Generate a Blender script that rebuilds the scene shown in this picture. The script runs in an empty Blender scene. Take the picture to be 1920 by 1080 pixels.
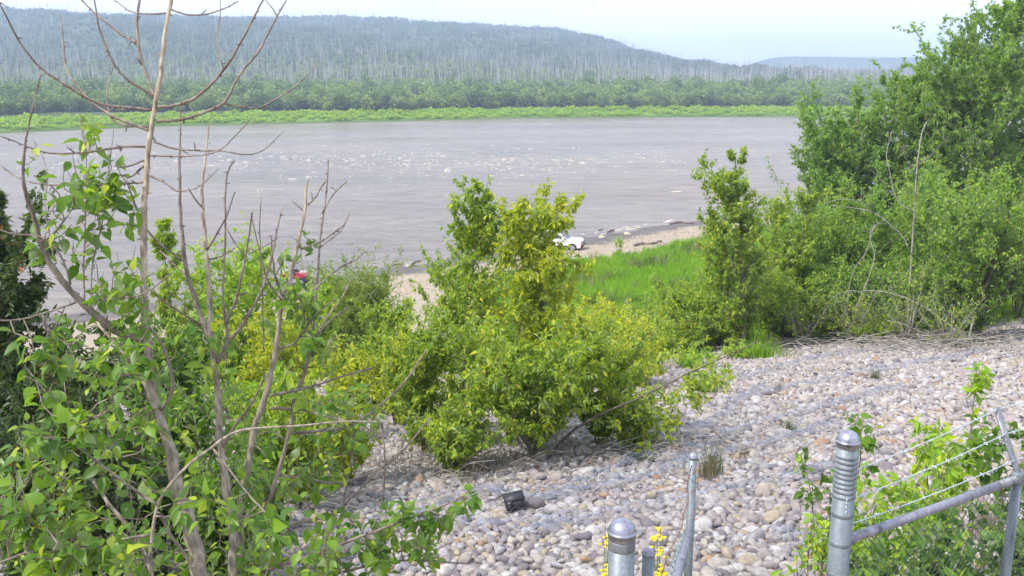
import bpy, bmesh, math
import numpy as np
from mathutils import Vector, Matrix

R = math.radians
rng = np.random.default_rng(7)
sc = bpy.context.scene
col = sc.collection

# ------------------------------------------------------------------ camera
EYE = 15.0            # metres above the river
PITCH = R(12.66)
FPX = 1800.0          # focal length in pixels of a 1920 wide frame
cam_d = bpy.data.cameras.new('camera')
cam_d.sensor_width = 36.0
cam_d.lens = FPX / 1920 * 36
cam_d.clip_start = 0.05
cam_d.clip_end = 20000
cam = bpy.data.objects.new('camera', cam_d)
col.objects.link(cam)
cam.location = (0, 0, EYE)
cam.rotation_euler = (math.pi / 2 - PITCH, 0, 0)
sc.camera = cam

# ------------------------------------------------------------------ sky, sun, exposure
SUN_TO = Vector((-0.62, -0.30, 0.98)).normalized()
SUN_EL = math.asin(SUN_TO.z)
SUN_ROT = math.atan2(SUN_TO.x, SUN_TO.y)
world = bpy.data.worlds.new('World')
sc.world = world
world.use_nodes = True
wn = world.node_tree.nodes
wl = world.node_tree.links
wn.clear()
w_out = wn.new('ShaderNodeOutputWorld')
w_bg = wn.new('ShaderNodeBackground')
w_bg.inputs['Strength'].default_value = 0.15
w_sky = wn.new('ShaderNodeTexSky')
w_sky.sky_type = 'NISHITA'
w_sky.sun_disc = False
w_sky.sun_elevation = SUN_EL
w_sky.sun_rotation = SUN_ROT
w_sky.altitude = 150
w_sky.air_density = 1.0
w_sky.dust_density = 3.0
w_sky.ozone_density = 1.2
# thin bright overcast veil
w_tc = wn.new('ShaderNodeTexCoord')
w_map = wn.new('ShaderNodeMapping')
w_map.inputs['Scale'].default_value = (1.2, 1.2, 4.0)
w_noise = wn.new('ShaderNodeTexNoise')
w_noise.inputs['Scale'].default_value = 1.1
w_noise.inputs['Detail'].default_value = 4
w_ramp = wn.new('ShaderNodeValToRGB')
w_ramp.color_ramp.elements[0].position = 0.3
w_ramp.color_ramp.elements[0].color = (0.38, 0.38, 0.38, 1)
w_ramp.color_ramp.elements[1].position = 0.65
w_ramp.color_ramp.elements[1].color = (0.95, 0.95, 0.95, 1)
w_mix = wn.new('ShaderNodeMixRGB')
w_mix.inputs['Color2'].default_value = (5.9, 6.35, 7.6, 1)
wl.new(w_tc.outputs['Generated'], w_map.inputs['Vector'])
wl.new(w_map.outputs['Vector'], w_noise.inputs['Vector'])
wl.new(w_noise.outputs['Fac'], w_ramp.inputs['Fac'])
wl.new(w_ramp.outputs['Color'], w_mix.inputs['Fac'])
wl.new(w_sky.outputs['Color'], w_mix.inputs['Color1'])
wl.new(w_mix.outputs['Color'], w_bg.inputs['Color'])
wl.new(w_bg.outputs['Background'], w_out.inputs['Surface'])

sun_d = bpy.data.lights.new('sun', 'SUN')
sun_d.energy = 2.9
sun_d.angle = R(1.5)
sun_d.color = (1.0, 0.965, 0.91)
sun = bpy.data.objects.new('sun', sun_d)
col.objects.link(sun)
sun.rotation_euler = SUN_TO.to_track_quat('Z', 'Y').to_euler()
sun.location = (0, 0, 60)

sc.view_settings.view_transform = 'Standard'
sc.view_settings.look = 'None'
sc.view_settings.gamma = 1
sc.view_settings.use_curve_mapping = False
sc.view_settings.exposure = 0.74
sc.cycles.use_denoising = True
sc.cycles.max_bounces = 10
sc.cycles.diffuse_bounces = 6
sc.cycles.transmission_bounces = 8
sc.cycles.transparent_max_bounces = 8
sc.cycles.volume_bounces = 2

# ------------------------------------------------------------------ projection helpers (planning only)
CP, SP = math.cos(PITCH), math.sin(PITCH)


def ray(px, py):
    u = (px - 960) / FPX
    v = (py - 540) / FPX
    return np.array([u, CP - v * SP, -SP - v * CP])


def at(px, py, depth):
    """World point seen at a photo pixel, depth metres along the view axis."""
    return np.array([0, 0, EYE]) + depth * ray(px, py)


def at_z(px, py, z):
    r = ray(px, py)
    return np.array([0, 0, EYE]) + r * ((z - EYE) / r[2])


def z_at(Y, py):
    r = ray(960, py)
    return EYE + Y * r[2] / r[1]


def project(P):
    P = np.asarray(P, float)
    d = P - np.array([0, 0, EYE])
    zc = d[..., 1] * CP - d[..., 2] * SP
    yc = d[..., 1] * SP + d[..., 2] * CP
    return 960 + FPX * d[..., 0] / zc, 540 - FPX * yc / zc, zc


# ------------------------------------------------------------------ terrain functions
SH_X = np.array([-400, -200, -60, -9, 18, 40, 80, 200, 400, 900.])
SH_Y = np.array([-240, -80, 30, 74, 98, 112, 124, 138, 150, 170.])
CA, SA = math.cos(R(15)), math.sin(R(15))


def shore_w(x, y):
    ys = np.interp(x, SH_X, SH_Y)
    sl = (np.interp(x + 2, SH_X, SH_Y) - np.interp(x - 2, SH_X, SH_Y)) / 4
    return (ys - y) / np.sqrt(1 + sl * sl)


def slope_u(x, y):
    return y * CA - x * SA


def ground_z(x, y):
    x = np.asarray(x, float)
    y = np.asarray(y, float)
    u = slope_u(x, y)
    p = EYE + np.interp(u, [-40, -4, 0.3, 1.6, 3, 8, 24, 45, 200],
                        [-1.0, -1.55, -1.68, -2.75, -3.4, -4.25, -7.75, -12.4, -46])
    w = shore_w(x, y)
    b = np.interp(w, [-300, -40, 0, 12, 40, 80], [-9, -4, 0, 1.05, 3.1, 3.6])
    m = np.maximum(p, b)
    k = 0.9
    s = m + k * np.log(np.exp(np.clip((p - m) / k, -30, 0)) + np.exp(np.clip((b - m) / k, -30, 0))) - 0.0
    near = np.clip((u - 20) / 15, 0, 1)
    z = m * (1 - near) + s * near
    z = z + 0.05 * np.sin(x * .9 + y * .35) * np.cos(y * .7 - x * .2) * np.clip((u - 2) / 4, 0, 1)
    return z


def hit(px, py):
    r = ray(px, py)
    t = 2.0
    o = np.array([0, 0, EYE])
    last = t
    while t < 400:
        p = o + r * t
        if p[2] < max(float(ground_z(p[0], p[1])), 0.0):
            a, b = last, t
            for _ in range(20):
                m = (a + b) / 2
                p = o + r * m
                if p[2] < max(float(ground_z(p[0], p[1])), 0.0):
                    b = m
                else:
                    a = m
            return o + r * b
        last = t
        t *= 1.01
    return o + r * t


def ground_at_col(px, Y):
    """Ground point in photo column px at world distance Y."""
    z = EYE - 5
    x = 0.0
    for _ in range(8):
        zc = Y * CP - (z - EYE) * SP
        x = (px - 960) / FPX * zc
        z = float(ground_z(x, Y))
    return np.array([x, Y, z])


# ------------------------------------------------------------------ material helpers
def new_mat(name):
    m = bpy.data.materials.new(name)
    m.use_nodes = True
    nt = m.node_tree
    return m, nt, nt.nodes, nt.links, nt.nodes['Principled BSDF']


def ramp_node(n, stops, interp='LINEAR'):
    r = n.new('ShaderNodeValToRGB')
    cr = r.color_ramp
    cr.interpolation = interp
    while len(cr.elements) < len(stops):
        cr.elements.new(0.5)
    for e, (p, c) in zip(cr.elements, stops):
        e.position = p
        e.color = (*c, 1)
    return r


def simple_mat(name, color, rough=0.6, metal=0.0, noise=0.0, nscale=8.0, bump=0.0, spec=0.5):
    m, nt, n, l, b = new_mat(name)
    b.inputs['Roughness'].default_value = rough
    b.inputs['Metallic'].default_value = metal
    b.inputs['Specular IOR Level'].default_value = spec
    if noise > 0:
        tc = n.new('ShaderNodeTexCoord')
        t = n.new('ShaderNodeTexNoise')
        t.inputs['Scale'].default_value = nscale
        t.inputs['Detail'].default_value = 5
        l.new(tc.outputs['Object'], t.inputs['Vector'])
        c = np.array(color)
        rp = ramp_node(n, [(0.3, tuple(c * (1 - noise))), (0.7, tuple(np.minimum(c * (1 + noise), 1)))])
        l.new(t.outputs['Fac'], rp.inputs['Fac'])
        l.new(rp.outputs['Color'], b.inputs['Base Color'])
        if bump > 0:
            bp = n.new('ShaderNodeBump')
            bp.inputs['Strength'].default_value = bump
            bp.inputs['Distance'].default_value = 0.02
            l.new(t.outputs['Fac'], bp.inputs['Height'])
            l.new(bp.outputs['Normal'], b.inputs['Normal'])
    else:
        b.inputs['Base Color'].default_value = (*color, 1)
    return m


def leaf_mat(name, stops, under=(0.30, 0.36, 0.20), trans=0.42, under_mix=0.7, rough=0.45):
    m, nt, n, l, b = new_mat(name)
    a = n.new('ShaderNodeAttribute')
    a.attribute_name = 'tint'
    rp = ramp_node(n, stops)
    l.new(a.outputs['Fac'], rp.inputs['Fac'])
    geo = n.new('ShaderNodeNewGeometry')
    mul = n.new('ShaderNodeMath')
    mul.operation = 'MULTIPLY'
    mul.inputs[1].default_value = under_mix
    l.new(geo.outputs['Backfacing'], mul.inputs[0])
    mx = n.new('ShaderNodeMixRGB')
    mx.inputs['Color2'].default_value = (*under, 1)
    l.new(mul.outputs[0], mx.inputs['Fac'])
    l.new(rp.outputs['Color'], mx.inputs['Color1'])
    l.new(mx.outputs['Color'], b.inputs['Base Color'])
    b.inputs['Roughness'].default_value = rough
    b.inputs['Specular IOR Level'].default_value = 0.35
    tr = n.new('ShaderNodeBsdfTranslucent')
    br = n.new('ShaderNodeMixRGB')
    br.blend_type = 'MULTIPLY'
    br.inputs['Fac'].default_value = 1
    br.inputs['Color2'].default_value = (1.6, 1.7, 0.45, 1)
    l.new(rp.outputs['Color'], br.inputs['Color1'])
    l.new(br.outputs['Color'], tr.inputs['Color'])
    ms = n.new('ShaderNodeMixShader')
    ms.inputs['Fac'].default_value = trans
    l.new(b.outputs['BSDF'], ms.inputs[1])
    l.new(tr.outputs['BSDF'], ms.inputs[2])
    l.new(ms.outputs['Shader'], n['Material Output'].inputs['Surface'])
    return m


def bark_mat(name, c1, c2, c3, scale=14):
    m, nt, n, l, b = new_mat(name)
    tc = n.new('ShaderNodeTexCoord')
    mp = n.new('ShaderNodeMapping')
    mp.inputs['Scale'].default_value = (1, 1, 0.35)
    t = n.new('ShaderNodeTexNoise')
    t.inputs['Scale'].default_value = scale
    t.inputs['Detail'].default_value = 6
    l.new(tc.outputs['Object'], mp.inputs['Vector'])
    l.new(mp.outputs['Vector'], t.inputs['Vector'])
    rp = ramp_node(n, [(0.3, c1), (0.5, c2), (0.72, c3)])
    l.new(t.outputs['Fac'], rp.inputs['Fac'])
    l.new(rp.outputs['Color'], b.inputs['Base Color'])
    b.inputs['Roughness'].default_value = 0.8
    bp = n.new('ShaderNodeBump')
    bp.inputs['Strength'].default_value = 0.9
    bp.inputs['Distance'].default_value = 0.012
    l.new(t.outputs['Fac'], bp.inputs['Height'])
    l.new(bp.outputs['Normal'], b.inputs['Normal'])
    return m


G = {
    'poplar': [(0.0, (0.030, 0.075, 0.022)), (0.35, (0.055, 0.125, 0.030)), (0.7, (0.095, 0.185, 0.030)),
               (0.9, (0.16, 0.25, 0.035)), (1.0, (0.21, 0.28, 0.05))],
    'bush': [(0.0, (0.045, 0.095, 0.022)), (0.3, (0.085, 0.150, 0.026)), (0.7, (0.145, 0.200, 0.028)),
             (0.93, (0.23, 0.25, 0.025)), (1.0, (0.33, 0.20, 0.03))],
    'yellow': [(0.0, (0.07, 0.12, 0.02)), (0.3, (0.125, 0.175, 0.018)), (0.7, (0.20, 0.225, 0.018)),
               (0.93, (0.29, 0.25, 0.02)), (1.0, (0.38, 0.17, 0.03))],
    'bright': [(0.0, (0.06, 0.13, 0.022)), (0.4, (0.11, 0.20, 0.025)), (0.8, (0.17, 0.25, 0.025)),
               (1.0, (0.25, 0.27, 0.03))],
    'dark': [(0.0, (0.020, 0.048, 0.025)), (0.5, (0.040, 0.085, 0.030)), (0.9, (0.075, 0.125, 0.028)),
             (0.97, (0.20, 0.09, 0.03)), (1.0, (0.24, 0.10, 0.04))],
    'tall': [(0.0, (0.035, 0.080, 0.028)), (0.4, (0.065, 0.130, 0.032)), (0.8, (0.11, 0.175, 0.036)),
             (1.0, (0.18, 0.21, 0.05))],
    'willow': [(0.0, (0.045, 0.085, 0.025)), (0.5, (0.085, 0.135, 0.030)), (1.0, (0.15, 0.185, 0.045))],
}
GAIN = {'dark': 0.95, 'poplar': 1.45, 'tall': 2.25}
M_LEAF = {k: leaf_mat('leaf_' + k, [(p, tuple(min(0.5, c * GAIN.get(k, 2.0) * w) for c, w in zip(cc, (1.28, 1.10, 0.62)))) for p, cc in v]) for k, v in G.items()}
M_BARK = bark_mat('bark_poplar', (0.11, 0.09, 0.075), (0.25, 0.21, 0.165), (0.40, 0.345, 0.27), 38)
M_TWIG = bark_mat('bark_twig', (0.11, 0.08, 0.065), (0.21, 0.165, 0.13), (0.33, 0.28, 0.22), 24)
M_DARKBARK = bark_mat('bark_dark', (0.07, 0.05, 0.04), (0.13, 0.10, 0.08), (0.22, 0.18, 0.14), 14)
M_GREYWOOD = bark_mat('bark_grey', (0.18, 0.155, 0.13), (0.29, 0.26, 0.22), (0.40, 0.36, 0.31), 10)


nt_ = M_BARK.node_tree
bk_tc = nt_.nodes.new('ShaderNodeTexCoord')
bk_sx = nt_.nodes.new('ShaderNodeSeparateXYZ')
bk_mr = nt_.nodes.new('ShaderNodeMapRange')
bk_mr.inputs['From Min'].default_value = 1.4
bk_mr.inputs['From Max'].default_value = 3.0
bk_mx = nt_.nodes.new('ShaderNodeMixRGB')
bk_mx.blend_type = 'MULTIPLY'
bk_mx.inputs['Color2'].default_value = (1.5, 1.44, 1.3, 1)
bk_b = nt_.nodes['Principled BSDF']
bk_src = bk_b.inputs['Base Color'].links[0].from_socket
nt_.links.new(bk_tc.outputs['Object'], bk_sx.inputs[0])
nt_.links.new(bk_sx.outputs['Z'], bk_mr.inputs['Value'])
nt_.links.new(bk_mr.outputs[0], bk_mx.inputs['Fac'])
nt_.links.new(bk_src, bk_mx.inputs['Color1'])
nt_.links.new(bk_mx.outputs['Color'], bk_b.inputs['Base Color'])


# ------------------------------------------------------------------ mesh helpers
def mesh_np(name, V, F, mat=None, tint=None, smooth=False, attrs=None):
    """F: list of int arrays (n,3)/(n,4) ..."""
    me = bpy.data.meshes.new(name)
    V = np.ascontiguousarray(V, dtype=np.float32)
    if not isinstance(F, (list, tuple)):
        F = [F]
    F = [np.asarray(f, dtype=np.int32) for f in F if len(f)]
    me.vertices.add(len(V))
    me.vertices.foreach_set('co', V.ravel())
    nl = sum(f.size for f in F)
    npol = sum(len(f) for f in F)
    me.loops.add(nl)
    me.polygons.add(npol)
    if F:
        me.loops.foreach_set('vertex_index', np.concatenate([f.ravel() for f in F]))
        tot = np.concatenate([np.full(len(f), f.shape[1], np.int32) for f in F])
        st = np.concatenate([[0], np.cumsum(tot)[:-1]]).astype(np.int32)
        me.polygons.foreach_set('loop_start', st)
        me.polygons.foreach_set('use_smooth', np.full(npol, smooth, dtype=bool))
    if tint is not None:
        a = me.attributes.new('tint', 'FLOAT', 'POINT')
        a.data.foreach_set('value', np.ascontiguousarray(tint, dtype=np.float32))
    for k, v in (attrs or {}).items():
        a = me.attributes.new(k, 'FLOAT', 'POINT')
        a.data.foreach_set('value', np.ascontiguousarray(v, dtype=np.float32))
    me.update(calc_edges=True)
    me.validate()
    if mat is not None:
        me.materials.append(mat)
    return me


def tag(o, label=None, cat=None, group=None, kind=None):
    if label:
        o['label'] = label
    if cat:
        o['category'] = cat
    if group:
        o['group'] = group
    if kind:
        o['kind'] = kind
    return o


def link(name, me, parent=None):
    o = bpy.data.objects.new(name, me)
    col.objects.link(o)
    if parent is not None:
        o.parent = parent
    return o


def empty(name, loc, label, cat, group=None):
    o = bpy.data.objects.new(name, None)
    o.empty_display_size = 0.2
    col.objects.link(o)
    o.location = tuple(loc)
    return tag(o, label, cat, group)


def unit(v):
    v = np.asarray(v, float)
    return v / np.maximum(np.linalg.norm(v, axis=-1, keepdims=True), 1e-9)


def batch_tubes(P, Rr, s=5, cap=True):
    """P (M,k,3), Rr (M,k) -> verts, [quads, tris]"""
    P = np.asarray(P, float)
    Rr = np.asarray(Rr, float)
    M, k, _ = P.shape
    T = np.gradient(P, axis=1)
    T = unit(T)
    mean = unit(P[:, -1] - P[:, 0] + 1e-9)
    ref = np.where(np.abs(mean[:, 2:3]) < 0.8, np.array([[0, 0, 1.]]), np.array([[1., 0.15, 0]]))
    ref = np.repeat(ref[:, None, :], k, axis=1)
    n1 = unit(np.cross(T, ref))
    n2 = np.cross(T, n1)
    a = np.arange(s) / s * 2 * math.pi
    ring = (n1[:, :, None, :] * np.cos(a)[None, None, :, None] + n2[:, :, None, :] * np.sin(a)[None, None, :, None])
    V = P[:, :, None, :] + ring * Rr[:, :, None, None]
    V = V.reshape(-1, 3)
    m = np.arange(M)[:, None, None] * (k * s)
    i = np.arange(k - 1)[None, :, None] * s
    j = np.arange(s)[None, None, :]
    j2 = (j + 1) % s
    q = np.stack([m + i + j, m + i + j2, m + i + s + j2, m + i + s + j], axis=-1).reshape(-1, 4)
    F = [q]
    if cap and s >= 3:
        base = (np.arange(M) * (k * s))[:, None] + (k - 1) * s
        F.append((base + np.arange(s)[None, :]).reshape(-1, s))
        base0 = (np.arange(M) * (k * s))[:, None]
        F.append((base0 + np.arange(s)[None, ::-1]).reshape(-1, s))
    return V, F


class Acc:
    def __init__(self):
        self.V = []
        self.F = {}
        self.n = 0
        self.t = []

    def add(self, V, F, tint=None):
        for f in (F if isinstance(F, list) else [F]):
            f = np.asarray(f)
            if len(f):
                self.F.setdefault(f.shape[1], []).append(f + self.n)
        self.V.append(np.asarray(V, float))
        self.n += len(V)
        if tint is not None:
            self.t.append(np.broadcast_to(tint, (len(V),)))
        return self

    def mesh(self, name, mat, smooth=False):
        V = np.concatenate(self.V) if self.V else np.zeros((0, 3))
        F = [np.concatenate(v) for v in self.F.values()]
        return mesh_np(name, V, F, mat, np.concatenate(self.t) if self.t else None, smooth)


def smooth_path(P, n):
    """Catmull-Rom resample of polyline P (m,d) to n points."""
    P = np.asarray(P, float)
    m = len(P)
    if m == 2:
        t = np.linspace(0, 1, n)[:, None]
        return P[0] * (1 - t) + P[1] * t
    d = np.concatenate([[0], np.cumsum(np.maximum(np.linalg.norm(np.diff(P[:, :3], axis=0), axis=1), 1e-6))])
    s = np.linspace(0, d[-1], n)
    idx = np.clip(np.searchsorted(d, s, side='right') - 1, 0, m - 2)
    t = ((s - d[idx]) / (d[idx + 1] - d[idx]))[:, None]
    Pm = np.vstack([2 * P[0] - P[1], P, 2 * P[-1] - P[-2]])
    p0, p1, p2, p3 = Pm[idx], Pm[idx + 1], Pm[idx + 2], Pm[idx + 3]
    return 0.5 * ((2 * p1) + (-p0 + p2) * t + (2 * p0 - 5 * p1 + 4 * p2 - p3) * t ** 2 + (-p0 + 3 * p1 - 3 * p2 + p3) * t ** 3)


def lathe(profile, s=20, center=(0, 0, 0)):
    """profile [(r,z)] around z axis."""
    pr = np.array(profile, float)
    a = np.arange(s) / s * 2 * math.pi
    V = np.stack([pr[:, None, 0] * np.cos(a), pr[:, None, 0] * np.sin(a), np.repeat(pr[:, 1:2], s, 1)], -1).reshape(-1, 3)
    V = V + np.array(center)
    k = len(pr)
    i = np.arange(k - 1)[:, None] * s
    j = np.arange(s)[None, :]
    j2 = (j + 1) % s
    q = np.stack([i + j, i + j2, i + s + j2, i + s + j], -1).reshape(-1, 4)
    F = [q]
    F.append((np.arange(s)[None, ::-1]))
    F.append(((k - 1) * s + np.arange(s))[None, :])
    return V, F


def box(c, size, rot=None):
    c = np.array(c, float)
    h = np.array(size, float) / 2
    V = np.array([[x, y, z] for x in (-1, 1) for y in (-1, 1) for z in (-1, 1)], float) * h
    if rot is not None:
        V = V @ np.array(rot).T
    F = np.array([[0, 1, 3, 2], [4, 6, 7, 5], [0, 4, 5, 1], [2, 3, 7, 6], [0, 2, 6, 4], [1, 5, 7, 3]])
    return V + c, [F]


def bevel_mesh(name, V, F, mat, w=0.02, seg=2, smooth=True):
    me = mesh_np(name, V, F, mat)
    bm = bmesh.new()
    bm.from_mesh(me)
    bmesh.ops.remove_doubles(bm, verts=bm.verts, dist=1e-5)
    bmesh.ops.recalc_face_normals(bm, faces=bm.faces)
    bmesh.ops.bevel(bm, geom=list(bm.edges), offset=w, segments=seg, affect='EDGES', clamp_overlap=True)
    for f in bm.faces:
        f.smooth = smooth
    bm.to_mesh(me)
    bm.free()
    return me


# ------------------------------------------------------------------ leaf prototypes (y = along, z = upper side)
def proto_leaf(kind):
    if kind == 'lo':        # two triangles folded on the midrib
        V = np.array([[0, 0, 0], [0.5, 0.42, 0.10], [0, 1, 0], [-0.5, 0.42, 0.10]], float)
        F = np.array([[0, 1, 2], [0, 2, 3]])
    elif kind == 'mid':
        V = np.array([[0, 0, 0], [0.46, 0.30, 0.10], [0.30, 0.68, 0.06], [0, 1, -0.03], [-0.30, 0.68, 0.06],
                      [-0.46, 0.30, 0.10]], float)
        F = np.array([[0, 1, 2], [0, 2, 3], [0, 3, 4], [0, 4, 5]])
    else:                    # near: ovate with midrib and petiole
        yy = np.array([0.0, 0.10, 0.30, 0.52, 0.76, 1.0])
        hw = np.array([0.10, 0.36, 0.47, 0.40, 0.21, 0.0])
        V = [[0, -0.42, 0.06], [0.018, -0.2, 0.05], [-0.018, -0.2, 0.05]]
        F = []
        mid = []
        L = []
        Rr = []
        for y, w in zip(yy, hw):
            mid.append(len(V)); V.append([0, y, 0])
            if w > 0:
                Rr.append(len(V)); V.append([w, y - 0.03 * (y == 0), 0.22 * w])
                L.append(len(V)); V.append([-w, y - 0.03 * (y == 0), 0.22 * w])
        for i in range(4):
            F.append([mid[i], Rr[i], Rr[i + 1], mid[i + 1]])
            F.append([mid[i], mid[i + 1], L[i + 1], L[i]])
        F.append([mid[4], Rr[4], mid[5], mid[5]])
        F.append([mid[4], mid[5], L[4], L[4]])
        V = np.array(V, float)
        V[:, 1] += 0.0
        q = [f for f in F if len(set(f)) == 4]
        t = [list(dict.fromkeys(f)) for f in F if len(set(f)) == 3]
        t += [[0, 1, mid[0]], [0, mid[0], 2]]
        return V, [np.array(q), np.array(t)]
    return V, [F]


PROTO = {k: proto_leaf(k) for k in ('lo', 'mid', 'near')}


def leaf_frames(D, rs, up_bias=1.0):
    """Leaf axes from directions D: x, y, z arrays; upper side biased upward."""
    D = unit(D)
    hint = rs.normal(size=D.shape) * 0.55 + np.array([0, 0, up_bias])
    X = unit(np.cross(D, hint))
    Z = np.cross(X, D)
    return X, D, Z


def batch_leaves(pos, D, length, rs, kind='lo', aspect=0.62, tint=None, curl=0.25):
    V0, F0 = PROTO[kind]
    N = len(pos)
    X, Y, Z = leaf_frames(D, rs)
    c = rs.uniform(-0.2, 1.0, N) * curl
    L = np.asarray(length)[:, None]
    asp = (aspect * rs.uniform(0.8, 1.2, N))[:, None]
    vx = V0[None, :, 0] * L * asp
    vy = V0[None, :, 1] * L
    vz = V0[None, :, 2] * L - c[:, None] * L * V0[None, :, 1] ** 2
    V = pos[:, None, :] + vx[..., None] * X[:, None] + vy[..., None] * Y[:, None] + vz[..., None] * Z[:, None]
    nv = len(V0)
    F = [(np.arange(N)[:, None, None] * nv + f[None]).reshape(-1, f.shape[1]) for f in F0]
    if tint is None:
        tint = rs.random(N)
    return V.reshape(-1, 3), F, np.repeat(tint, nv)


# near leaf variants shared by the single leaf objects
LEAF_VAR = {}


def leaf_variants(matkey, kind='near'):
    key = (matkey, kind)
    if key not in LEAF_VAR:
        rs = np.random.default_rng(abs(hash(matkey)) % 1000 if False else len(LEAF_VAR) + 50)
        out = []
        for i in range(16):
            V0, F0 = PROTO[kind]
            V = V0.copy()
            asp = (0.64 if matkey == 'poplar' else 0.50) * rs.uniform(0.8, 1.2)
            V[:, 0] *= asp
            V[:, 2] -= rs.uniform(-0.1, 0.45) * np.clip(V[:, 1], 0, 1) ** 2
            V[:, 2] += rs.uniform(-0.12, 0.12) * V[:, 0] * 2
            me = mesh_np('leaf', V, F0, M_LEAF[matkey], np.full(len(V), ((i + 0.5) / 16) ** 1.15), smooth=True)
            out.append(me)
        LEAF_VAR[key] = out
    return LEAF_VAR[key]


def add_leaf_objects(parent, pos, D, length, rs, matkey, tint, kind='near'):
    """Single leaf objects under parent; positions are relative to the parent's origin."""
    var = leaf_variants(matkey, kind)
    X, Y, Z = leaf_frames(D, rs)
    for i in range(len(pos)):
        me = var[min(15, int(tint[i] * 16))]
        o = bpy.data.objects.new('leaf', me)
        col.objects.link(o)
        o.parent = parent
        L = float(length[i])
        m = Matrix(((X[i][0] * L, Y[i][0] * L, Z[i][0] * L, pos[i][0]),
                    (X[i][1] * L, Y[i][1] * L, Z[i][1] * L, pos[i][1]),
                    (X[i][2] * L, Y[i][2] * L, Z[i][2] * L, pos[i][2]),
                    (0, 0, 0, 1)))
        o.matrix_local = m


# ------------------------------------------------------------------ geometry-node scatter for uncountable stuff
def proto_obj(name, me):
    return bpy.data.objects.new(name, me)   # source geometry only; never linked to the scene


def scatter(name, pts, rot, scl, idx, sources, parent=None, label=None, cat=None):
    me = mesh_np(name, pts, [])
    N = len(pts)
    a = me.attributes.new('rot', 'FLOAT_VECTOR', 'POINT')
    a.data.foreach_set('vector', np.ascontiguousarray(rot, np.float32).ravel())
    scl = np.asarray(scl, float)
    if scl.ndim == 1:
        scl = np.repeat(scl[:, None], 3, 1)
    a = me.attributes.new('scl', 'FLOAT_VECTOR', 'POINT')
    a.data.foreach_set('vector', np.ascontiguousarray(scl, np.float32).ravel())
    a = me.attributes.new('idx', 'INT', 'POINT')
    a.data.foreach_set('value', np.ascontiguousarray(idx, np.int32))
    o = link(name, me, parent)
    ng = bpy.data.node_groups.new(name + '_scatter', 'GeometryNodeTree')
    ng.interface.new_socket('Geometry', in_out='INPUT', socket_type='NodeSocketGeometry')
    ng.interface.new_socket('Geometry', in_out='OUTPUT', socket_type='NodeSocketGeometry')
    n, l = ng.nodes, ng.links
    gi = n.new('NodeGroupInput')
    go = n.new('NodeGroupOutput')
    iop = n.new('GeometryNodeInstanceOnPoints')
    join = n.new('GeometryNodeJoinGeometry')
    for s in sources:
        oi = n.new('GeometryNodeObjectInfo')
        oi.inputs['Object'].default_value = s
        oi.inputs['As Instance'].default_value = True
        l.new(oi.outputs['Geometry'], join.inputs['Geometry'])

    def named(nm, typ):
        q = n.new('GeometryNodeInputNamedAttribute')
        q.data_type = typ
        q.inputs['Name'].default_value = nm
        return q.outputs['Attribute']
    iop.inputs['Pick Instance'].default_value = True
    l.new(gi.outputs[0], iop.inputs['Points'])
    l.new(join.outputs['Geometry'], iop.inputs['Instance'])
    l.new(named('idx', 'INT'), iop.inputs['Instance Index'])
    l.new(named('rot', 'FLOAT_VECTOR'), iop.inputs['Rotation'])
    l.new(named('scl', 'FLOAT_VECTOR'), iop.inputs['Scale'])
    l.new(iop.outputs['Instances'], go.inputs[0])
    md = o.modifiers.new('scatter', 'NODES')
    md.node_group = ng
    tag(o, label, cat, None, 'stuff')
    return o


# ================================================================== SETTING
# ------------------------------------------------------------------ near ground
def axis(parts):
    out = [np.arange(a, b, s) for a, b, s in parts]
    return np.concatenate(out + [[parts[-1][1]]])


gx = axis([(-420, -60, 15), (-60, -16, 1.5), (-16, 32, 0.5), (32, 80, 2), (80, 600, 20)])
gy = axis([(-60, 0, 4), (0, 12, 0.4), (12, 50, 0.6), (50, 110, 0.8), (110, 180, 4), (180, 240, 15)])
GX, GY = np.meshgrid(gx, gy, indexing='xy')
GZ = ground_z(GX, GY)
W = shore_w(GX, GY)
U = slope_u(GX, GY)
PZ = EYE + np.interp(U, [8, 24, 45, 200], [-4.25, -7.75, -12.4, -46])
nx, ny = len(gx), len(gy)
idx = np.arange(nx * ny).reshape(ny, nx)
quads = np.stack([idx[:-1, :-1], idx[:-1, 1:], idx[1:, 1:], idx[1:, :-1]], -1).reshape(-1, 4)
w_n = W + 0.8 * np.sin(GX * 0.5) + 0.5 * np.sin(GX * 1.3 + GY)
a_wet = np.clip((5.2 - w_n) / 1.6, 0, 1)
a_grass = np.clip((w_n - 11.6) / 1.5, 0, 1) * np.clip((U - 25) / 3, 0, 1) * np.clip((GX - 0.5) / 3, 0, 1)
a_stone = np.clip((25.5 - U) / 1.5, 0, 1) * np.clip((U - 3) / 2, 0, 1)


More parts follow.
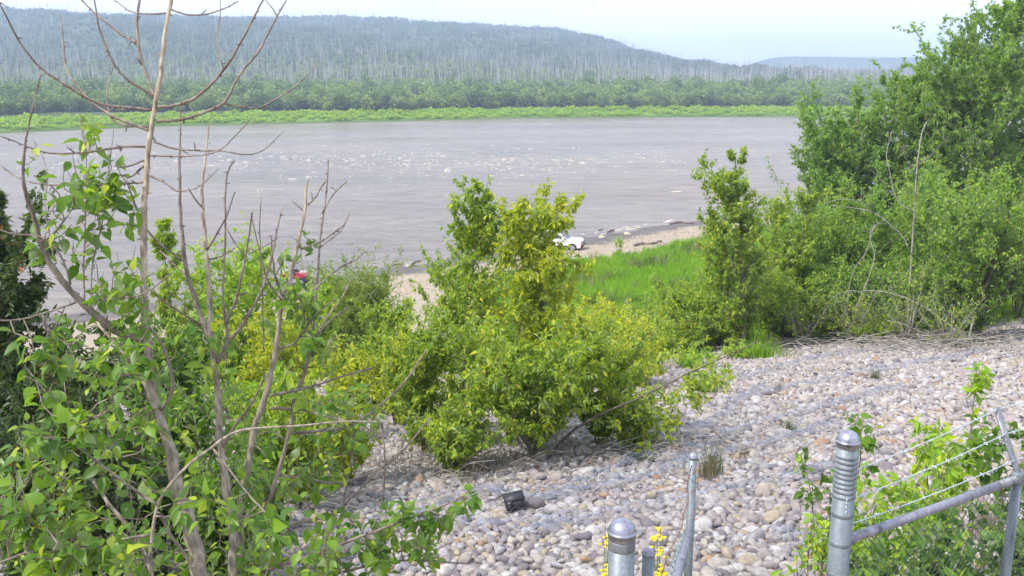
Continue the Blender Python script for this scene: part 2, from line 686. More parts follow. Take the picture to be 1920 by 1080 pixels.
def ground_material():
    m, nt, n, l, b = new_mat('riverbank_ground')
    tc = n.new('ShaderNodeTexCoord')

    def attr(nm):
        a = n.new('ShaderNodeAttribute')
        a.attribute_name = nm
        return a.outputs['Fac']

    def noise(scale, detail=6):
        t = n.new('ShaderNodeTexNoise')
        t.inputs['Scale'].default_value = scale
        t.inputs['Detail'].default_value = detail
        l.new(tc.outputs['Object'], t.inputs['Vector'])
        return t.outputs['Fac']
    vor = n.new('ShaderNodeTexVoronoi')
    vor.inputs['Scale'].default_value = 3.2
    l.new(tc.outputs['Object'], vor.inputs['Vector'])
    n1 = noise(0.9)
    beach = ramp_node(n, [(0.0, (0.22, 0.175, 0.125)), (0.35, (0.33, 0.27, 0.195)), (0.65, (0.29, 0.24, 0.18)), (1.0, (0.39, 0.31, 0.21))])
    l.new(vor.outputs['Color'], beach.inputs['Fac'])
    wet = ramp_node(n, [(0.3, (0.085, 0.075, 0.066)), (0.7, (0.14, 0.12, 0.107))])
    l.new(n1, wet.inputs['Fac'])
    grass = ramp_node(n, [(0.25, (0.12, 0.22, 0.02)), (0.5, (0.17, 0.31, 0.02)), (0.75, (0.22, 0.33, 0.03))])
    l.new(noise(2.5), grass.inputs['Fac'])
    dirt = ramp_node(n, [(0.3, (0.12, 0.10, 0.085)), (0.7, (0.24, 0.21, 0.19))])
    l.new(noise(5.0), dirt.inputs['Fac'])

    def mix(f, c1, c2):
        x = n.new('ShaderNodeMixRGB')
        l.new(f, x.inputs['Fac'])
        l.new(c1, x.inputs['Color1'])
        l.new(c2, x.inputs['Color2'])
        return x.outputs['Color']
    c = mix(attr('wet'), beach.outputs['Color'], wet.outputs['Color'])
    c = mix(attr('grass'), c, grass.outputs['Color'])
    c = mix(attr('stony'), c, dirt.outputs['Color'])
    l.new(c, b.inputs['Base Color'])
    b.inputs['Roughness'].default_value = 0.9
    bp = n.new('ShaderNodeBump')
    bp.inputs['Strength'].default_value = 0.6
    bp.inputs['Distance'].default_value = 0.06
    l.new(vor.outputs['Distance'], bp.inputs['Height'])
    l.new(bp.outputs['Normal'], b.inputs['Normal'])
    return m


M_GROUND = ground_material()
g_me = mesh_np('riverbank_ground', np.stack([GX, GY, GZ], -1).reshape(-1, 3), quads, M_GROUND, smooth=True,
               attrs={'wet': a_wet.ravel(), 'grass': a_grass.ravel(), 'stony': a_stone.ravel()})
ground = tag(link('riverbank_ground', g_me), 'stony river bank sloping down to a pale pebble beach', None, None, 'structure')

# ------------------------------------------------------------------ river
def water_material():
    m, nt, n, l, b = new_mat('silty_water')
    tc = n.new('ShaderNodeTexCoord')
    mp = n.new('ShaderNodeMapping')
    mp.inputs['Scale'].default_value = (0.45, 1.0, 1.0)
    mp.inputs['Rotation'].default_value = (0, 0, R(-18))
    l.new(tc.outputs['Object'], mp.inputs['Vector'])

    def noise(scale, detail):
        t = n.new('ShaderNodeTexNoise')
        t.inputs['Scale'].default_value = scale
        t.inputs['Detail'].default_value = detail
        l.new(mp.outputs['Vector'], t.inputs['Vector'])
        return t.outputs['Fac']
    big = noise(0.045, 4)
    rp = ramp_node(n, [(0.30, (0.145, 0.120, 0.096)), (0.70, (0.215, 0.178, 0.136))])
    l.new(big, rp.inputs['Fac'])
    st = noise(0.5, 7)
    sr = ramp_node(n, [(0.36, (0.80, 0.79, 0.79)), (0.5, (1.0, 1.0, 1.0)), (0.66, (1.2, 1.15, 1.1))])
    l.new(st, sr.inputs['Fac'])
    mu = n.new('ShaderNodeMixRGB')
    mu.blend_type = 'MULTIPLY'
    mu.inputs['Fac'].default_value = 1
    l.new(rp.outputs['Color'], mu.inputs['Color1'])
    l.new(sr.outputs['Color'], mu.inputs['Color2'])
    l.new(mu.outputs['Color'], b.inputs['Base Color'])
    b.inputs['Roughness'].default_value = 0.22
    rg = n.new('ShaderNodeMapRange')
    rg.inputs['From Min'].default_value = 0.35
    rg.inputs['From Max'].default_value = 0.65
    rg.inputs['To Min'].default_value = 0.14
    rg.inputs['To Max'].default_value = 0.38
    l.new(noise(0.028, 5), rg.inputs['Value'])
    l.new(rg.outputs[0], b.inputs['Roughness'])
    b.inputs['IOR'].default_value = 1.33
    wv = noise(0.55, 5)
    fine = noise(1.8, 3)
    ad = n.new('ShaderNodeMath')
    ad.operation = 'MULTIPLY_ADD'
    ad.inputs[1].default_value = 0.35
    l.new(fine, ad.inputs[0])
    l.new(wv, ad.inputs[2])
    bp = n.new('ShaderNodeBump')
    bp.inputs['Strength'].default_value = 1.0
    bp.inputs['Distance'].default_value = 0.55
    l.new(ad.outputs[0], bp.inputs['Height'])
    l.new(bp.outputs['Normal'], b.inputs['Normal'])
    return m


M_WATER = water_material()
wx = np.linspace(-900, 1500, 25)
wy = np.linspace(-300, 900, 25)
WX, WY = np.meshgrid(wx, wy)
widx = np.arange(625).reshape(25, 25)
wq = np.stack([widx[:-1, :-1], widx[:-1, 1:], widx[1:, 1:], widx[1:, :-1]], -1).reshape(-1, 4)
river = tag(link('river', mesh_np('river', np.stack([WX, WY, np.zeros_like(WX)], -1).reshape(-1, 3), wq, M_WATER)),
            'broad silty brown grey river with pale ripples', None, None, 'structure')

# whitecaps in the rapids
M_FOAM = simple_mat('foam', (0.60, 0.54, 0.45), 0.8)
fo = Acc()
rs = np.random.default_rng(11)
n_f = 1300
for i in range(n_f):
    px = rs.uniform(30, 1420)
    cen = 300 - 6 * math.sin(px / 200) + (10 if px < 500 else 0)
    py = cen + rs.normal() * (9 if rs.random() < 0.7 else 22)
    if py < 262:
        continue
    if px < 560 and rs.random() < 0.55:
        continue
    if px > 1050 and rs.random() < 0.6:
        continue
    p = at_z(px, py, 0.0)
    Lx = rs.uniform(0.14, 0.50) * rs.choice([0.35, 0.5, 0.8, 1.5])
    Ly = rs.uniform(0.04, 0.12)
    V, F = lathe([(0.02, -0.2), (1.0, -0.12), (0.75, 0.5), (0.25, 0.9)], 7)
    V[:, :2] *= 1 + 0.25 * rs.normal(size=(len(V), 1))
    V = V * np.array([Lx, Ly, rs.uniform(0.04, 0.15)])
    a = rs.normal() * 0.25 + 0.2
    ca, sa = math.cos(a), math.sin(a)
    V = V @ np.array([[ca, -sa, 0], [sa, ca, 0], [0, 0, 1]]).T + p
    fo.add(V, F)
# small breaking edge along the near shore
for i in range(26):
    x = rs.uniform(6, 24)
    y = float(np.interp(x, SH_X, SH_Y)) + rs.uniform(0.3, 2.4)
    V, F = lathe([(0.02, -0.2), (1.0, -0.1), (0.7, 0.5), (0.25, 0.9)], 7)
    V = V * np.array([rs.uniform(0.2, 0.75), rs.uniform(0.05, 0.10), 0.06])
    a = math.atan2(24, 27)
    ca, sa = math.cos(a), math.sin(a)
    V = V @ np.array([[ca, -sa, 0], [sa, ca, 0], [0, 0, 1]]).T + np.array([x, y, 0])
    fo.add(V, F)
tag(link('river_foam', fo.mesh('river_foam', M_FOAM, True)), 'white foam flecks on the rapids of the river', 'foam', None, 'stuff')

# ------------------------------------------------------------------ far bank, flats and hills: one sheet in polar form
FS_X = np.array([-1500, -600, 0, 300, 640, 960, 1280, 1500, 1920, 2600, 3600])
FS_Y = np.array([300, 268, 250, 237, 230, 223, 219.5, 219, 219, 219, 219.])
SKY_X = np.array([-1500, -400, 0, 200, 450, 640, 700, 760, 860, 960, 1050, 1110, 1160, 1220, 1300, 1380, 1500, 2000, 3600])
SKY_Y = np.array([60, 36, 31, 37, 42, 42, 46, 51, 55, 61, 68, 76, 90, 107, 124, 134, 138, 139, 139.])
MESA_X = np.array([-1500, 1300, 1370, 1400, 1440, 1470, 1660, 2200, 3600])
MESA_Y = np.array([140, 138, 131, 123, 112, 108, 110, 109, 112.])


def far_polar(X):
    """distance of the far shoreline along photo column X (world Y distance)"""
    r = np.array([ray(960, y) for y in np.interp(X, FS_X, FS_Y)])
    return EYE * r[:, 1] / -r[:, 2]


def far_z(X, Y):
    """height on the far side; X = photo column (azimuth), Y = distance."""
    X = np.asarray(X, float)
    Y = np.asarray(Y, float)
    sh = far_polar(X.ravel()).reshape(X.shape)
    d = Y - sh
    bank = np.interp(d, [-60, -3, 0, 4, 14, 22, 60, 130, 400, 700, 4000], [-3, -0.5, 0, 0.5, 1.9, 2.6, 4.2, 5.4, 9.0, 14, 18])
    ysk = np.interp(X, SKY_X, SKY_Y)
    Rt = np.interp(X, [-1500, 0, 900, 1400, 3600], [1300, 1450, 1550, 1900, 1900])
    top = EYE + Rt * (136 - ysk) / FPX * 1.01
    t = np.clip((Y - 480) / (Rt - 480), 0, 1)
    prof = t * t * (3 - 2 * t) * 0.55 + t * 0.45
    hill = bank + np.maximum(top - bank, 0) * prof * (Y < 99999)
    back = np.clip((Y - Rt) / 800, 0, 1)
    hill = hill * (1 - 0.35 * back)
    hill = hill + np.clip((Y - 520) / 300, 0, 1) * (2.2 * np.sin(X / 61 + Y / 90) + 1.6 * np.sin(X / 23 - Y / 57) + 3 * np.sin(Y / 160 + X / 170)) * (1 - 0.75 * (np.abs(Y - Rt) < 120))
    ym = np.interp(X, MESA_X, MESA_Y)
    mt = EYE + 2200 * (136 - ym) / FPX * 1.01
    tm = np.clip((Y - 1990) / 190, 0, 1)
    mesa = mt * (tm * tm * (3 - 2 * tm))
    hb = np.where(Y > 1960, np.maximum(hill * np.clip((1985 - Y) / 25, 0, 1), mesa), hill)
    return np.where(Y > 1960, np.maximum(hb, 0), hb)


fX = np.arange(-1500, 3601, 20.)
fD = np.concatenate([[-60, -20, -6, -2, 0, 2, 5, 9, 14, 20, 28, 40, 55, 75, 100, 130, 165], np.arange(210, 1590, 45), np.arange(1600, 2050, 25), [2150, 2400, 2800, 3300]])
FX, FD = np.meshgrid(fX, fD)
FSH = far_polar(FX.ravel()).reshape(FX.shape)
FY = FSH + FD
FZ = far_z(FX, FY)
FWX = (FX - 960) / FPX * (FY * CP - (FZ - EYE) * SP)
fidx = np.arange(FX.size).reshape(FX.shape)
fq = np.stack([fidx[:-1, :-1], fidx[:-1, 1:], fidx[1:, 1:], fidx[1:, :-1]], -1).reshape(-1, 4)
f_grass = np.clip(1 - np.abs(FD - 9) / 10, 0, 1)


def far_material():
    m, nt, n, l, b = new_mat('far_land')
    tc = n.new('ShaderNodeTexCoord')

    def noise(scale, detail=6):
        t = n.new('ShaderNodeTexNoise')
        t.inputs['Scale'].default_value = scale
        t.inputs['Detail'].default_value = detail
        l.new(tc.outputs['Object'], t.inputs['Vector'])
        return t.outputs['Fac']
    wood = ramp_node(n, [(0.3, (0.045, 0.075, 0.035)), (0.5, (0.075, 0.11, 0.045)), (0.7, (0.11, 0.125, 0.075))])
    l.new(noise(0.02, 8), wood.inputs['Fac'])
    gr = ramp_node(n, [(0.3, (0.10, 0.19, 0.025)), (0.7, (0.19, 0.29, 0.03))])
    l.new(noise(0.12), gr.inputs['Fac'])
    a = n.new('ShaderNodeAttribute')
    a.attribute_name = 'grass'
    x = n.new('ShaderNodeMixRGB')
    l.new(a.outputs['Fac'], x.inputs['Fac'])
    l.new(wood.outputs['Color'], x.inputs['Color1'])
    l.new(gr.outputs['Color'], x.inputs['Color2'])
    l.new(x.outputs['Color'], b.inputs['Base Color'])
    b.inputs['Roughness'].default_value = 1.0
    b.inputs['Specular IOR Level'].default_value = 0.0
    return m


tag(link('far_hills', mesh_np('far_hills', np.stack([FWX, FY, FZ], -1).reshape(-1, 3), fq, far_material(), smooth=True,
                              attrs={'grass': f_grass.ravel()})),
    'low wooded hills and grassy bank across the river', None, None, 'structure')


def far_point(X, d=None, Y=None):
    X = np.asarray(X, float)
    if Y is None:
        Y = far_polar(X) + d
    z = far_z(X, Y)
    x = (X - 960) / FPX * (Y * CP - (z - EYE) * SP)
    return np.stack([x, Y, z], -1)


# leafy clump prototypes for far shrubs
def clump_mesh(name, n, leaf, mat, seed, squash=(1, 1, 1), kind='lo'):
    r = np.random.default_rng(seed)
    d = unit(r.normal(size=(n, 3)))
    lob = unit(r.normal(size=(9, 3)))
    bulge = 0.75 + 0.35 * np.max(d @ lob.T, axis=1) ** 3
    rad = bulge * r.uniform(0.35, 1.0, n) ** 0.45
    p = d * rad[:, None] * 0.5 * np.array(squash)
    p[:, 2] = np.maximum(p[:, 2] + 0.5 * squash[2] * 0.9, 0.0)
    D = unit(d * 0.6 + r.normal(size=(n, 3)) * 0.6 + np.array([0, 0, -0.1]))
    V, F, t = batch_leaves(p, D, leaf * r.uniform(0.6, 1.4, n), r, kind, 0.75)
    return mesh_np(name, V, F, mat, t)


M_FAR1 = leaf_mat('far_shrub', [(0.0, (0.13, 0.20, 0.055)), (0.5, (0.22, 0.31, 0.075)), (1.0, (0.31, 0.39, 0.10))], trans=0.25)
M_FAR2 = leaf_mat('hill_scrub', [(0.0, (0.08, 0.13, 0.08)), (0.5, (0.12, 0.175, 0.105)), (1.0, (0.17, 0.21, 0.14))], trans=0.25)
M_FARG = leaf_mat('bank_grass', [(0.0, (0.20, 0.32, 0.02)), (0.5, (0.31, 0.45, 0.025)), (1.0, (0.40, 0.50, 0.04))], trans=0.4)
M_FAR3 = leaf_mat('far_shrub_dark', [(0.0, (0.07, 0.125, 0.05)), (0.5, (0.12, 0.20, 0.065)), (1.0, (0.18, 0.26, 0.085))], trans=0.25)
M_FAR4 = leaf_mat('far_shrub_light', [(0.0, (0.17, 0.24, 0.06)), (0.5, (0.27, 0.36, 0.085)), (1.0, (0.35, 0.42, 0.12))], trans=0.3)
far_src = [proto_obj('shrub_source', clump_mesh('shrub_clump', 520, 0.13, (M_FAR1, M_FAR3, M_FAR4, M_FAR1, M_FAR3)[i], 100 + i, (1, 1, (1.15, 1.5, 1.0, 1.3, 1.0)[i]))) for i in range(5)]
hill_src = [proto_obj('scrub_source', clump_mesh('scrub_clump', 150, 0.22, M_FAR2, 120 + i, (1, 1, 1.1))) for i in range(3)]
grass_src = [proto_obj('bank_grass_source', clump_mesh('grass_clump', 160, 0.22, M_FARG, 140 + i, (1, 1, 0.5))) for i in range(2)]

rs = np.random.default_rng(21)


def far_scatter(name, n, xr, dr, size, src, label, cat, keep=None, flat=1.0):
    X = rs.uniform(*xr, n)
    d = rs.uniform(*dr, n)
    if keep is not None:
        k = keep(X, d)
        X, d = X[k], d[k]
    P = far_point(X, d)
    P[:, 2] -= 0.15
    patch = 1 + 0.14 * np.sin(X / 47 + d / 31) * np.sin(X / 19 - d / 17) + 0.08 * np.sin(X / 8.3)
    s = rs.uniform(*size, len(X)) * patch * np.where(rs.random(len(X)) < 0.03, 1.25, 1)
    scl = np.stack([s * rs.uniform(0.9, 1.4, len(X)), s * rs.uniform(0.9, 1.4, len(X)), s * flat * rs.uniform(0.8, 1.2, len(X))], -1)
    rot = np.stack([np.zeros(len(X)), np.zeros(len(X)), rs.uniform(0, 6.28, len(X))], -1)
    return scatter(name, P, rot, scl, rs.integers(0, len(src), len(X)), src, label=label, cat=cat)


clear = lambda X, d: ~((X > 250) & (X < 395) & (d > 55) & (d < 105))
far_scatter('bank_grass', 2600, (-500, 2300), (3.5, 21), (1.0, 2.2), grass_src, 'bright green grass strip along the far waterline', 'grass')
far_scatter('far_shrubs', 2100, (-500, 2300), (20, 44), (2.5, 4.3), far_src, 'front belt of green shrubs on the far river bank', 'shrubs',
            lambda X, d: d > 24 + 5 * np.sin(X / 70) + 10 * (X < 420))
far_scatter('far_thicket', 3000, (-500, 2300), (62, 175), (3.0, 5.0), far_src, 'second belt of green thicket behind the far bank shrubs', 'shrubs', clear)
far_scatter('flats_scrub', 3600, (-500, 2300), (175, 420), (2.0, 3.4), far_src, 'low green scrub on the burnt flats below the hills', 'scrub')
far_scatter('hill_scrub', 15000, (-500, 2000), (380, 1260), (2.0, 3.7), hill_src, 'blue green scrub covering the long hill', 'scrub')

# ------------------------------------------------------------------ dead snags
M_SNAG = simple_mat('snag_wood', (0.50, 0.47, 0.45), 0.9, noise=0.3, nscale=0.6)
M_SNAG_D = simple_mat('snag_char', (0.12, 0.105, 0.10), 0.9, noise=0.3, nscale=0.6)


def snag_mesh(seed, mat, h=1.0):
    r = np.random.default_rng(seed)
    a = Acc()
    k = 5
    t = np.linspace(0, 1, k)
    P = np.stack([0.03 * np.cumsum(r.normal(size=k)) * 0.5, 0.02 * np.cumsum(r.normal(size=k)) * 0.5, t], -1)
    P[0, :2] = 0
    a.add(*batch_tubes(P[None], (0.014 * (1 - 0.75 * t))[None], 4))
    for i in range(int(r.integers(3, 8))):
        z = r.uniform(0.3, 0.95)
        ang = r.uniform(0, 6.28)
        L = r.uniform(0.03, 0.11) * (1.15 - z)
        s = np.array([np.interp(z, t, P[:, 0]), np.interp(z, t, P[:, 1]), z])
        e = s + np.array([math.cos(ang) * L, math.sin(ang) * L, r.uniform(-0.3, 0.7) * L])
        a.add(*batch_tubes(np.array([[s, (s + e) / 2 + [0, 0, 0.1 * L], e]]), np.array([[0.005, 0.004, 0.002]]), 3, False))
    return a.mesh('snag', mat)


snag_meshes = [snag_mesh(300 + i, M_SNAG) for i in range(7)] + [snag_mesh(320 + i, M_SNAG_D) for i in range(4)]
rs = np.random.default_rng(31)
SNAG_LABEL = {False: 'pale bare dead tree trunk standing on the burnt flats across the river',
              True: 'charred dark dead tree trunk standing on the burnt flats across the river'}
nsn = 0
while nsn < 300:
    X = rs.uniform(-30, 1560)
    if X < 620 and rs.random() < 0.55:
        continue
    d = rs.uniform(95, 300)
    p = far_point(np.array([X]), np.array([d]))[0]
    k = int(rs.integers(0, 11))
    o = link('dead_tree', snag_meshes[k])
    o.location = (p[0], p[1], p[2] - 0.3)
    h = rs.uniform(7, 13.5) if rs.random() < 0.8 else rs.uniform(4, 7)
    fat = rs.uniform(0.8, 1.35)
    o.scale = (h * fat, h * fat, h)
    o.rotation_euler = (rs.normal() * 0.05, rs.normal() * 0.05, rs.uniform(0, 6.28))
    size_w = 'tall' if h > 10.8 else ('short broken' if h < 7 else 'middling')
    tone = 'charred dark' if k >= 7 else 'pale bare'
    tag(o, '%s %s dead trunk standing on the burnt flats across the river' % (size_w, tone), 'dead tree', '%s %s dead trees on the far flats' % (size_w, tone))
    nsn += 1
n = 12000
X = rs.uniform(-500, 2000, n)
d = np.where(rs.random(n) < 0.45, rs.uniform(140, 480, n), rs.uniform(420, 1330, n))
P = far_point(X, d)
h = rs.uniform(5, 11.5, n)
scatter('hill_snags', P, np.stack([rs.normal(size=n) * 0.04, rs.normal(size=n) * 0.04, rs.uniform(0, 6.28, n)], -1),
        np.stack([h * 1.0, h * 1.0, h], -1), rs.integers(0, 8, n),
        [proto_obj('snag_source', m) for m in snag_meshes[:8]], label='countless grey dead trunks over the flats and the long hill', cat='dead trees')
# snags along the skyline of the long hill
n = 420
X = rs.uniform(-400, 1400, n)
X = np.where(rs.random(n) < 0.4, rs.uniform(1150, 1420, n), X)
P = far_point(X, Y=np.interp(X, [-1500, 0, 900, 1400, 3600], [1300, 1450, 1550, 1900, 1900]) - rs.uniform(0, 60, n))
h = rs.uniform(7, 19, n)
scatter('ridge_snags', P, np.stack([rs.normal(size=n) * 0.04, rs.normal(size=n) * 0.04, rs.uniform(0, 6.28, n)], -1), np.stack([h * 1.5, h * 1.5, h], -1),
        rs.integers(0, 11, n), [proto_obj('ridge_snag_source', m) for m in snag_meshes], label='thin dead trunks sticking up along the hill skyline', cat='dead trees')
# mesa top snags
n = 420
X = rs.uniform(1380, 2200, n)
P = far_point(X, Y=np.full(n, 2185.) - rs.uniform(0, 30, n))
h = rs.uniform(6, 13, n)
scatter('mesa_snags', P, np.stack([np.zeros(n), np.zeros(n), rs.uniform(0, 6.28, n)], -1), np.stack([h * 2, h * 2, h], -1),
        rs.integers(0, 8, n), [proto_obj('mesa_snag_source', m) for m in snag_meshes[:8]], label='tiny dead trunks along the far mesa rim', cat='dead trees')

# ------------------------------------------------------------------ haze
hz_m = bpy.data.materials.new('haze')
hz_m.use_nodes = True
hn = hz_m.node_tree.nodes
hn.clear()
ho = hn.new('ShaderNodeOutputMaterial')
hv = hn.new('ShaderNodeVolumePrincipled')
hv.inputs['Color'].default_value = (0.60, 0.71, 1.0, 1)
hv.inputs['Density'].default_value = 0.00045
hz_m.node_tree.links.new(hv.outputs['Volume'], ho.inputs['Volume'])
V, F = box((0, 1600, 55), (9000, 4900, 150))
tag(link('haze', mesh_np('haze', V, F, hz_m)), 'thin pale summer haze over river and hills', 'haze', None, 'stuff')

# ================================================================== STONES
M_STONE, nt, n_, l_, b_ = new_mat('river_stone')
oi = n_.new('ShaderNodeObjectInfo')
st_r = ramp_node(n_, [(0.0, (0.42, 0.35, 0.315)), (0.16, (0.52, 0.47, 0.445)), (0.30, (0.36, 0.33, 0.345)), (0.42, (0.54, 0.46, 0.385)),
                      (0.54, (0.61, 0.57, 0.54)), (0.66, (0.46, 0.375, 0.36)), (0.78, (0.50, 0.40, 0.26)), (0.86, (0.24, 0.20, 0.215)),
                      (0.93, (0.58, 0.55, 0.56)), (0.97, (0.44, 0.25, 0.12))], 'CONSTANT')
l_.new(oi.outputs['Random'], st_r.inputs['Fac'])
tc = n_.new('ShaderNodeTexCoord')
tn = n_.new('ShaderNodeTexNoise')
tn.inputs['Scale'].default_value = 2.4
tn.inputs['Detail'].default_value = 7
l_.new(tc.outputs['Object'], tn.inputs['Vector'])
tr_ = ramp_node(n_, [(0.3, (0.55, 0.54, 0.54)), (0.7, (0.96, 0.95, 0.92))])
l_.new(tn.outputs['Fac'], tr_.inputs['Fac'])
mm = n_.new('ShaderNodeMixRGB')
mm.blend_type = 'MULTIPLY'
mm.inputs['Fac'].default_value = 1
l_.new(st_r.outputs['Color'], mm.inputs['Color1'])
l_.new(tr_.outputs['Color'], mm.inputs['Color2'])
hs_ = n_.new('ShaderNodeHueSaturation')
hs_.inputs['Saturation'].default_value = 0.85
hs_.inputs['Value'].default_value = 0.84
l_.new(mm.outputs['Color'], hs_.inputs['Color'])
l_.new(hs_.outputs['Color'], b_.inputs['Base Color'])
b_.inputs['Roughness'].default_value = 0.75


def stone_mesh(seed):
    r = np.random.default_rng(seed)
    bm = bmesh.new()
    bmesh.ops.create_icosphere(bm, subdivisions=2, radius=0.5)
    V = np.array([v.co[:] for v in bm.verts])
    lob = unit(r.normal(size=(7, 3)))
    amp = r.uniform(-0.16, 0.16, 7)
    f = 1 + (np.clip(unit(V) @ lob.T, 0, 1) ** 2) @ amp
    V = V * f[:, None]
    if seed % 5 < 3:                      # worn facets
        for d_ in unit(r.normal(size=(6, 3))):
            q = V @ d_
            V = V - np.outer(np.maximum(q - r.uniform(0.30, 0.42), 0) * 0.85, d_)
    V = V * np.array([r.uniform(1.0, 1.5), r.uniform(0.75, 1.0), r.uniform(0.5, 0.75)])
    for v, c in zip(bm.verts, V):
        v.co = c
    for fc in bm.faces:
        fc.smooth = True
    me = bpy.data.meshes.new('stone')
    bm.to_mesh(me)
    bm.free()
    me.materials.append(M_STONE)
    return me


stone_meshes = [stone_mesh(500 + i) for i in range(10)]
rs = np.random.default_rng(41)
sp = 0.086
xs = np.arange(-13, 31, sp)
ys = np.arange(4.2, 52, sp)
SX, SY = np.meshgrid(xs, ys)
SX = SX + (np.arange(len(ys)) % 2)[:, None] * sp / 2
SX = (SX + rs.normal(size=SX.shape) * sp * 0.26).ravel()
SY = (SY + rs.normal(size=SY.shape) * sp * 0.26).ravel()
u = slope_u(SX, SY)
SZ = ground_z(SX, SY)
qx, qy, qz = project(np.stack([SX, SY, SZ], -1))
edge = 24.2 + 0.7 * np.sin(SX * 0.8) + 0.5 * np.sin(SX * 2.1 + SY) + np.where(SX > 12, (SX - 12) * 0.35, 0)
keep = (qx > -260) & (qx < 2180) & (qy < 1230) & (u < edge) & (u > 4) & ((SX > -11) | (SY < 24))
SX, SY, SZ, qx, qy, qz = [a[keep] for a in (SX, SY, SZ, qx, qy, qz)]
N = len(SX)
big = rs.random(N)
size = sp * rs.uniform(0.85, 1.32, N) * np.where(big > 0.975, 1.9, np.where(big > 0.88, 1.35, np.where(big < 0.25, 0.72, 1.0)))
SZ = SZ + size * rs.uniform(-0.08, 0.22, N)
rot = np.stack([rs.normal(size=N) * 0.35, rs.normal(size=N) * 0.35, rs.uniform(0, 6.28, N)], -1)
kidx = rs.integers(0, 10, N)
vis = (qx > 570) & (qx < 1620) & (qy < 1090)
score = np.where(vis, size / qz, 0)
order = np.argsort(-score)[:300]
single = np.zeros(N, bool)
single[order] = True
for i in order:
    o = link('stone', stone_meshes[kidx[i]], ground)
    o.location = (SX[i], SY[i], SZ[i])
    o.rotation_euler = rot[i]
    o.scale = (size[i],) * 3
m = ~single
scatter('stones', np.stack([SX, SY, SZ], -1)[m], rot[m], size[m], kidx[m], [proto_obj('stone_source', s) for s in stone_meshes], parent=ground)
print('stones', N)

# wire netting that holds the stones: wavy bundles on the seams and loose hexagon net
M_WIRE = simple_mat('zinc_wire', (0.23, 0.26, 0.33), 0.6, 0.2)
wa = Acc()
rs = np.random.default_rng(43)


def drape(x, y, lift=0.075):
    return np.stack([x, y, ground_z(x, y) + lift], -1)


def seam(x0, y0, x1, y1, nw, spread):
    n = max(8, int(math.hypot(x1 - x0, y1 - y0) / 0.10))
    t = np.linspace(0, 1, n)
    dx, dy = x1 - x0, y1 - y0
    L = math.hypot(dx, dy)
    px_, py_ = -dy / L, dx / L
    P = []
    for _ in range(nw):
        o = rs.normal() * spread * 0.6 + spread * 0.5 * np.sin(t * rs.uniform(8, 50) + rs.uniform(0, 6)) + rs.normal(size=n) * 0.03
        q = drape(x0 + dx * t + px_ * o, y0 + dy * t + py_ * o, 0)
        q[:, 2] += rs.uniform(0.07, 0.13) + 0.03 * rs.normal(size=n)
        P.append(q)
    V, F = batch_tubes(np.array(P), np.full((nw, n), 0.0019), 3, False)
    wa.add(V, F)
    m = int(L / 0.06)
    tt = rs.random(m)
    c = drape(x0 + dx * tt + rs.normal(size=m) * spread * 0.7 * px_, y0 + dy * tt + rs.normal(size=m) * spread * 0.7 * py_, 0.09)
    d = unit(rs.normal(size=(m, 3)) * np.array([1, 1, 0.35])) * rs.uniform(0.05, 0.14, m)[:, None]
    b = np.stack([c - d, c + rs.normal(size=(m, 3)) * 0.02 + np.array([0, 0, 0.02]), c + d], 1)
    V, F = batch_tubes(b, np.full((m, 3), 0.0019), 3, False)
    wa.add(V, F)


def px_seam(pts, nw=9, spread=0.11):
    g = [hit(*p) for p in pts]
    for a, b in zip(g[:-1], g[1:]):
        seam(a[0], a[1], b[0], b[1], nw, spread)


px_seam([(640, 1040), (760, 985), (890, 930), (1010, 950), (1120, 925), (1250, 890), (1400, 850), (1560, 800)], 10, 0.12)
px_seam([(980, 1010), (1150, 975), (1300, 945), (1450, 915), (1560, 880)], 8, 0.10)
px_seam([(1150, 850), (1260, 870), (1420, 800), (1560, 765), (1700, 730)], 8, 0.13)
px_seam([(1290, 770), (1420, 745), (1560, 715), (1700, 690), (1850, 660)], 8, 0.15)
px_seam([(1240, 700), (1400, 715), (1560, 670), (1720, 650)], 7, 0.16)
px_seam([(1010, 950), (1190, 870), (1330, 800), (1430, 730)], 6, 0.10)
px_seam([(760, 985), (900, 1000), (1060, 985)], 6, 0.10)
px_seam([(1440, 1010), (1520, 1035), (1600, 1060)], 8, 0.08)
# hexagonal net on the nearest part
hx, hy = 0.10, 0.115
cx = np.arange(-6, 9, hx)
cy = np.arange(6.5, 15.5, hy)
CX, CY = np.meshgrid(cx, cy)
CX = CX + (np.arange(len(cy)) % 2)[:, None] * hx / 2
q1, q2, q3 = project(drape(CX, CY))
kk = (q1 > 540) & (q1 < 1650) & (q2 < 1100)
CX, CY = CX[kk], CY[kk]
segs = []
for dx0, dy0, dx1, dy1 in ((0, -hy / 3, 0, hy / 3), (0, hy / 3, hx / 2, hy * 2 / 3), (0, hy / 3, -hx / 2, hy * 2 / 3)):
    segs.append(np.stack([drape(CX + dx0, CY + dy0, 0.07), drape(CX + dx1, CY + dy1, 0.07)], 1))
S = np.concatenate(segs)
S += rs.normal(size=S.shape) * 0.012
V, F = batch_tubes(S, np.full(S.shape[:2], 0.0011), 3, False)
wa.add(V, F)
wire = link('wire_netting', wa.mesh('wire_netting', M_WIRE), ground)
wire['kind'] = 'stuff'

